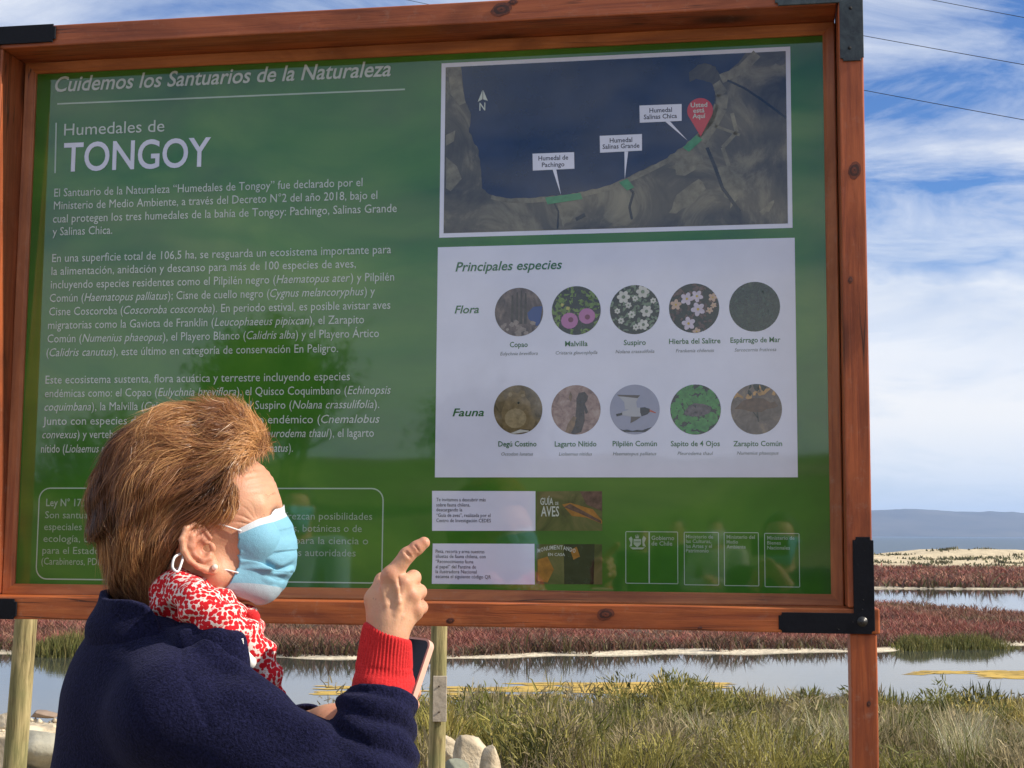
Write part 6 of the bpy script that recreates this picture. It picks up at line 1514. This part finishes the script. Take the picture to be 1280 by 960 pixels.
# ------------------------------------------------------------------ people and trees behind the viewer, seen in the glossy board
def lerp3(a, b_, t_): return np.asarray(a)+(np.asarray(b_)-np.asarray(a))*t_
def bystander(loc, yaw, H, top, legs, hair, arms, label, mask=None, cell=.012, long_hair=False, name='person', hat=None, group=None):
    e = empty(name, loc, (0, 0, yaw)); tag(e, label, 'person', group)
    k = H/1.70
    hc = np.array([.0, 0, 1.575])*k
    sh = [np.array([-.01, s*.185, 1.385])*k for s in (-1, 1)]; hip = [np.array([0, s*.085, .90])*k for s in (-1, 1)]
    kn = [h_+np.array([.03, 0, -.42])*k for h_ in hip]; an = [q+np.array([-.03, 0, -.40])*k for q in kn]
    el = [np.array(a[0])*k for a in arms]; wr = [np.array(a[1])*k for a in arms]
    def head(P):
        q = (P-hc)/k
        d = ell(q, (-.008, 0, .02), (.092, .073, .088)); d = smin(d, ell(q, (.03, 0, -.045), (.055, .052, .068)), .03)
        d = smin(d, cap(q, (.092, 0, .01), (.106, 0, -.022), .008, .011), .01); d = smin(d, cap(q, (-.02, 0, -.06), (-.035, 0, -.19), .054, .058), .03)
        for s in (-1, 1):
            d = smin(d, ell(q, (.0, s*.076, -.005), (.018, .010, .030)), .006); d = smax(d, -ell(q, (.092, s*.03, .018), (.014, .014, .009)), .008)
        return d*k
    def body(P):
        d = head(P)
        d = smin(d, cap(P, sh[0], sh[1], .05*k), .04); d = smin(d, cap(P, np.array([-.01, 0, 1.3])*k, np.array([0, 0, .95])*k, .10*k, .11*k), .06)
        for i in (0, 1):
            d = smin(d, smin(cap(P, sh[i], el[i], .042*k, .036*k), cap(P, el[i], wr[i], .034*k, .024*k), .02), .02)
            u = wr[i]-el[i]; u = u/np.linalg.norm(u); m_ = wr[i]+u*.085*k
            d = smin(d, cap(P, wr[i], m_, .030*k, .030*k), .015)
            side = np.cross(u, [0, 0, 1.]); side = side/(np.linalg.norm(side)+1e-6)
            for j, f in enumerate((-.028, -.009, .010, .028)): d = smin(d, cap(P, m_+side*f*k, m_+side*f*1.15*k+u*(.065-.006*abs(j-1.3))*k, .010*k, .008*k), .006)
            d = smin(d, cap(P, wr[i]+u*.03*k-side*.02*k, wr[i]+u*.085*k-side*.052*k, .013*k, .009*k), .008)
            d = smin(d, smin(cap(P, hip[i], kn[i], .08*k, .05*k), cap(P, kn[i], an[i], .05*k, .034*k), .03), .04)
        return d
    def top_(P):
        d = cap(P, sh[0], sh[1], .068*k); d = smin(d, cap(P, np.array([-.01, 0, 1.30])*k, np.array([0, 0, .90])*k, .135*k, .15*k), .07)
        for i in (0, 1):
            w = lerp3(el[i], wr[i], .9); d = smin(d, smin(cap(P, sh[i], el[i], .064*k, .052*k), cap(P, el[i], w, .050*k, .040*k), .02), .025)
        d = d-.010*(fbm(P[..., 0]*8, P[..., 1]*8, P[..., 2]*8, 4, 2)-.5)
        return smax(d, -cap(P, hc+[0, 0, -.14*k], hc+[0.01, 0, 0], .066*k), .01)
    def legs_(P):
        d = cap(P, hip[0], hip[1], .115*k)
        for i in (0, 1): d = smin(d, smin(cap(P, hip[i], kn[i], .095*k, .068*k), cap(P, kn[i], lerp3(kn[i], an[i], .92), .066*k, .055*k), .03), .04)
        return d
    def hair_(P):
        q = (P-hc)/k; d = ell(q, (-.020, 0, .035), (.098, .084, .088))-.006*(fbm(q[..., 0]*25, q[..., 1]*25, q[..., 2]*12, 6, 2)-.5)
        if long_hair: d = smin(d, ell(q, (-.05, 0, -.06), (.062, .075, .12)), .04)
        cut = np.minimum(q[..., 0]-.025, .072-q[..., 2]); return smax(d, cut, .01)*k
    reach = max(abs(np.array(el+wr)[:, :2]).max()+.14, .34)
    lo, hi = np.array([-reach, -reach, -.02]), np.array([reach, reach, H+.12])
    for nm, fn, m in (('body', body, SKIN), ('jacket', top_, top), ('trousers', legs_, legs), ('hair', hair_, hair)):
        V, Q = surface_net(fn, lo, hi, cell if nm in ('body', 'hair') else cell*1.5)
        link(nm, mesh_np(nm, V, quads=Q), e, m, True)
    for s, a_ in zip((-1, 1), an):
        fn = lambda P: smax(smin(cap(P, np.array([a_[0]-.04, a_[1], .045]), np.array([a_[0]+.15, a_[1], .035]), .042, .036), cap(P, a_+[0, 0, -.02], a_+[0, 0, .03], .045), .02), .004-P[..., 2], .004)
        V, Q = surface_net(fn, (a_[0]-.12, a_[1]-.08, -.02), (a_[0]+.25, a_[1]+.08, .16), .014); link('shoe', mesh_np('shoe', V, quads=Q), e, SHOE, True)
    if mask is not None:
        V, Q = surface_net(lambda P: smax(smax(smax(head(P)-.007, -(head(P)-.002), .001), ((P-hc)[..., 2]-.012*k), .002), np.maximum(-(P-hc)[..., 2]-.115*k, .015-(P-hc)[..., 0]), .002), hc-.16, hc+.16, .0045)
        link('face_mask', mesh_np('mask', V, quads=Q), e, mask, True)
    return e
SHOE = simple_mat('shoes_dark', (.03, .028, .025), .6)
MBL = simple_mat('plain_blue_mask', (.20, .55, .72), .7, .05); MWH = simple_mat('plain_white_mask', (.75, .76, .78), .7, .05)
HBR = simple_mat('hair_dark_brown', (.035, .02, .012), .5, .4, 200, .002); HGR = simple_mat('hair_grey', (.45, .42, .38), .5, .3, 200, .002)
TDN = cloth_mat('denim', (.03, .045, .08), (.06, .08, .13), 200); TBK = cloth_mat('black_cloth', (.012, .012, .014), (.03, .03, .034), 200)
SBL = cloth_mat('pale_blue_shirt', (.22, .34, .42), (.34, .46, .52), 200); SGR = cloth_mat('dark_green_coat', (.02, .04, .03), (.035, .06, .045), 200); STN = cloth_mat('tan_coat', (.16, .10, .06), (.22, .15, .09), 200); SWH = cloth_mat('cream_sweater', (.5, .48, .42), (.6, .58, .5), 200)
down = [((.02, -.25, 1.10), (.10, -.25, .86)), ((.02, .25, 1.10), (.10, .25, .86))]
folded = [((.10, -.24, 1.12), (.26, -.04, 1.16)), ((.10, .24, 1.12), (.26, .04, 1.12))]
phone_arms = [((.16, -.23, 1.12), (.28, -.07, 1.37)), ((.16, .23, 1.12), (.28, .07, 1.37))]
# the photographer, whose phone is the camera
bystander((-.02, -.43, 0), math.radians(90), 1.60, TBK, TDN, HBR, phone_arms, 'photographer in black holding a phone up, reflected at the lower right of the board', MBL, .009)
pc_ = empty('phone', (0, -.045, EYE)); tag(pc_, 'phone the photographer holds up towards the board', 'phone')
link('phone_case', box_mesh(-.074, .074, -.005, .003, -.037, .037, .003), pc_, simple_mat('black_case', (.02, .02, .02), .4))
link('screen', box_mesh(-.070, .070, -.0065, -.0052, -.034, .034, .0005), pc_, m)
def seen_at(px, py, dist):
    p = PX(px, py, dist); return mirror(p)
def reflected(px, py, dist, yaw, H, *a, **k):
    p = seen_at(px, py, dist); z0 = float(ground_z(p[0], p[1]))
    return bystander((float(p[0]), float(p[1]), z0), math.radians(yaw), H, *a, **k)
RG = 'visitors standing behind the viewer, reflected in the board'
reflected(374, 620, 7.4, 80, 1.76, SBL, TDN, HBR, folded, 'person in a pale blue shirt and blue mask, reflected beside her face', MBL, group=RG)
reflected(801, 640, 15.5, 60, 1.72, TBK, TBK, HBR, down, 'dark clothed visitor, leftmost of the group reflected above the ministry boxes', None, .018, group=RG)
reflected(826, 640, 16.5, 150, 1.70, STN, TDN, HBR, down, 'visitor in a tan coat reflected second from the left above the ministry boxes', None, .018, group=RG)
reflected(846, 640, 15.0, 100, 1.80, SGR, TBK, HBR, down, 'visitor in a dark green coat reflected third from the left above the ministry boxes', None, .018, group=RG)
reflected(896, 636, 13.0, 90, 1.74, SWH, TDN, HBR, folded, 'visitor in a cream sweater and white mask reflected above the ministry boxes', MWH, .016, True, group=RG)
# trees behind the viewer
BARK = simple_mat('tree_bark', (.10, .075, .05), .9, .3, 20, .01)
def small_tree(loc, H, R_, label, n=9000, seed=1, flat=.55):
    q = np.random.default_rng(seed); e = empty('tree', loc); tag(e, label, 'tree', 'trees behind the viewer')
    parts = []; tips = []
    for i in range(4):
        a = q.uniform(0, 6.28); b0 = np.array([q.normal(0, .10), q.normal(0, .10), -.1]); t1 = np.array([math.cos(a)*R_*.25, math.sin(a)*R_*.25, H*.55]); t2 = np.array([math.cos(a)*R_*.5, math.sin(a)*R_*.5, H*.80])
        parts.append(tube_np([b0, lerp3(b0, t1, .5)+q.normal(0, .05, 3), t1, lerp3(t1, t2, .5)+q.normal(0, .05, 3), t2], [.065*H/3.5, .055, .045, .03, .015], 8))
        for j in range(6):
            c = t1+(t2-t1)*q.uniform(0, 1); o = c+np.array([q.normal(0, R_*.4), q.normal(0, R_*.4), q.uniform(.05, .3)*H]); parts.append(tube_np([c, lerp3(c, o, .5)+q.normal(0, .04, 3), o], [.02, .013, .005], 5)); tips.append(o)
    V, Q, T = join_np(parts); link('trunk', mesh_np('trunk', V, quads=Q, tris=T), e, BARK, True)
    cl = np.stack([q.normal(0, 1, 40), q.normal(0, 1, 40), q.normal(0, 1, 40)], -1); cl /= np.linalg.norm(cl, axis=1)[:, None]; cl = cl*np.array([R_, R_, R_*flat])*q.uniform(.35, .85, (40, 1))+np.array([0, 0, H-R_*flat])
    c = cl[q.integers(0, 40, n)]+q.normal(0, R_*.17, (n, 3)); s = q.uniform(.03, .07, n)[:, None]*max(1, R_/1.3)
    d1 = q.normal(0, 1, (n, 3)); d1 /= np.linalg.norm(d1, axis=1)[:, None]; d2 = np.cross(d1, q.normal(0, 1, (n, 3))); d2 /= np.linalg.norm(d2, axis=1)[:, None]
    V = np.stack([c-d1*s, c+d2*s*.4, c+d1*s, c-d2*s*.4], 1).reshape(-1, 3); o = np.arange(n)*4
    me = mesh_np('crown', V, quads=np.stack([o, o+1, o+2, o+3], -1)); set_color(me, np.repeat(pick([(.05, .07, .025), (.08, .10, .035), (.11, .12, .05)], q.uniform(0, 1, n)), 4, 0))
    link('crown', me, e, lm)
p = seen_at(352, 415, 17); z0 = float(ground_z(p[0], p[1])); small_tree((float(p[0]), float(p[1]), z0), 4.0, 1.05, 'small dark broad crowned tree reflected over the text on the left of the board', 9000, 3, .62)
p = seen_at(150, 560, 40); small_tree((float(p[0]), float(p[1]), float(ground_z(p[0], p[1]))), 4.5, 2.4, 'rounded tree on the rise behind the viewer, left in the board reflection', 7000, 5)
p = seen_at(600, 560, 60); small_tree((float(p[0]), float(p[1]), float(ground_z(p[0], p[1]))), 5, 3.0, 'rounded tree on the rise behind the viewer, middle of the board reflection', 7000, 8)
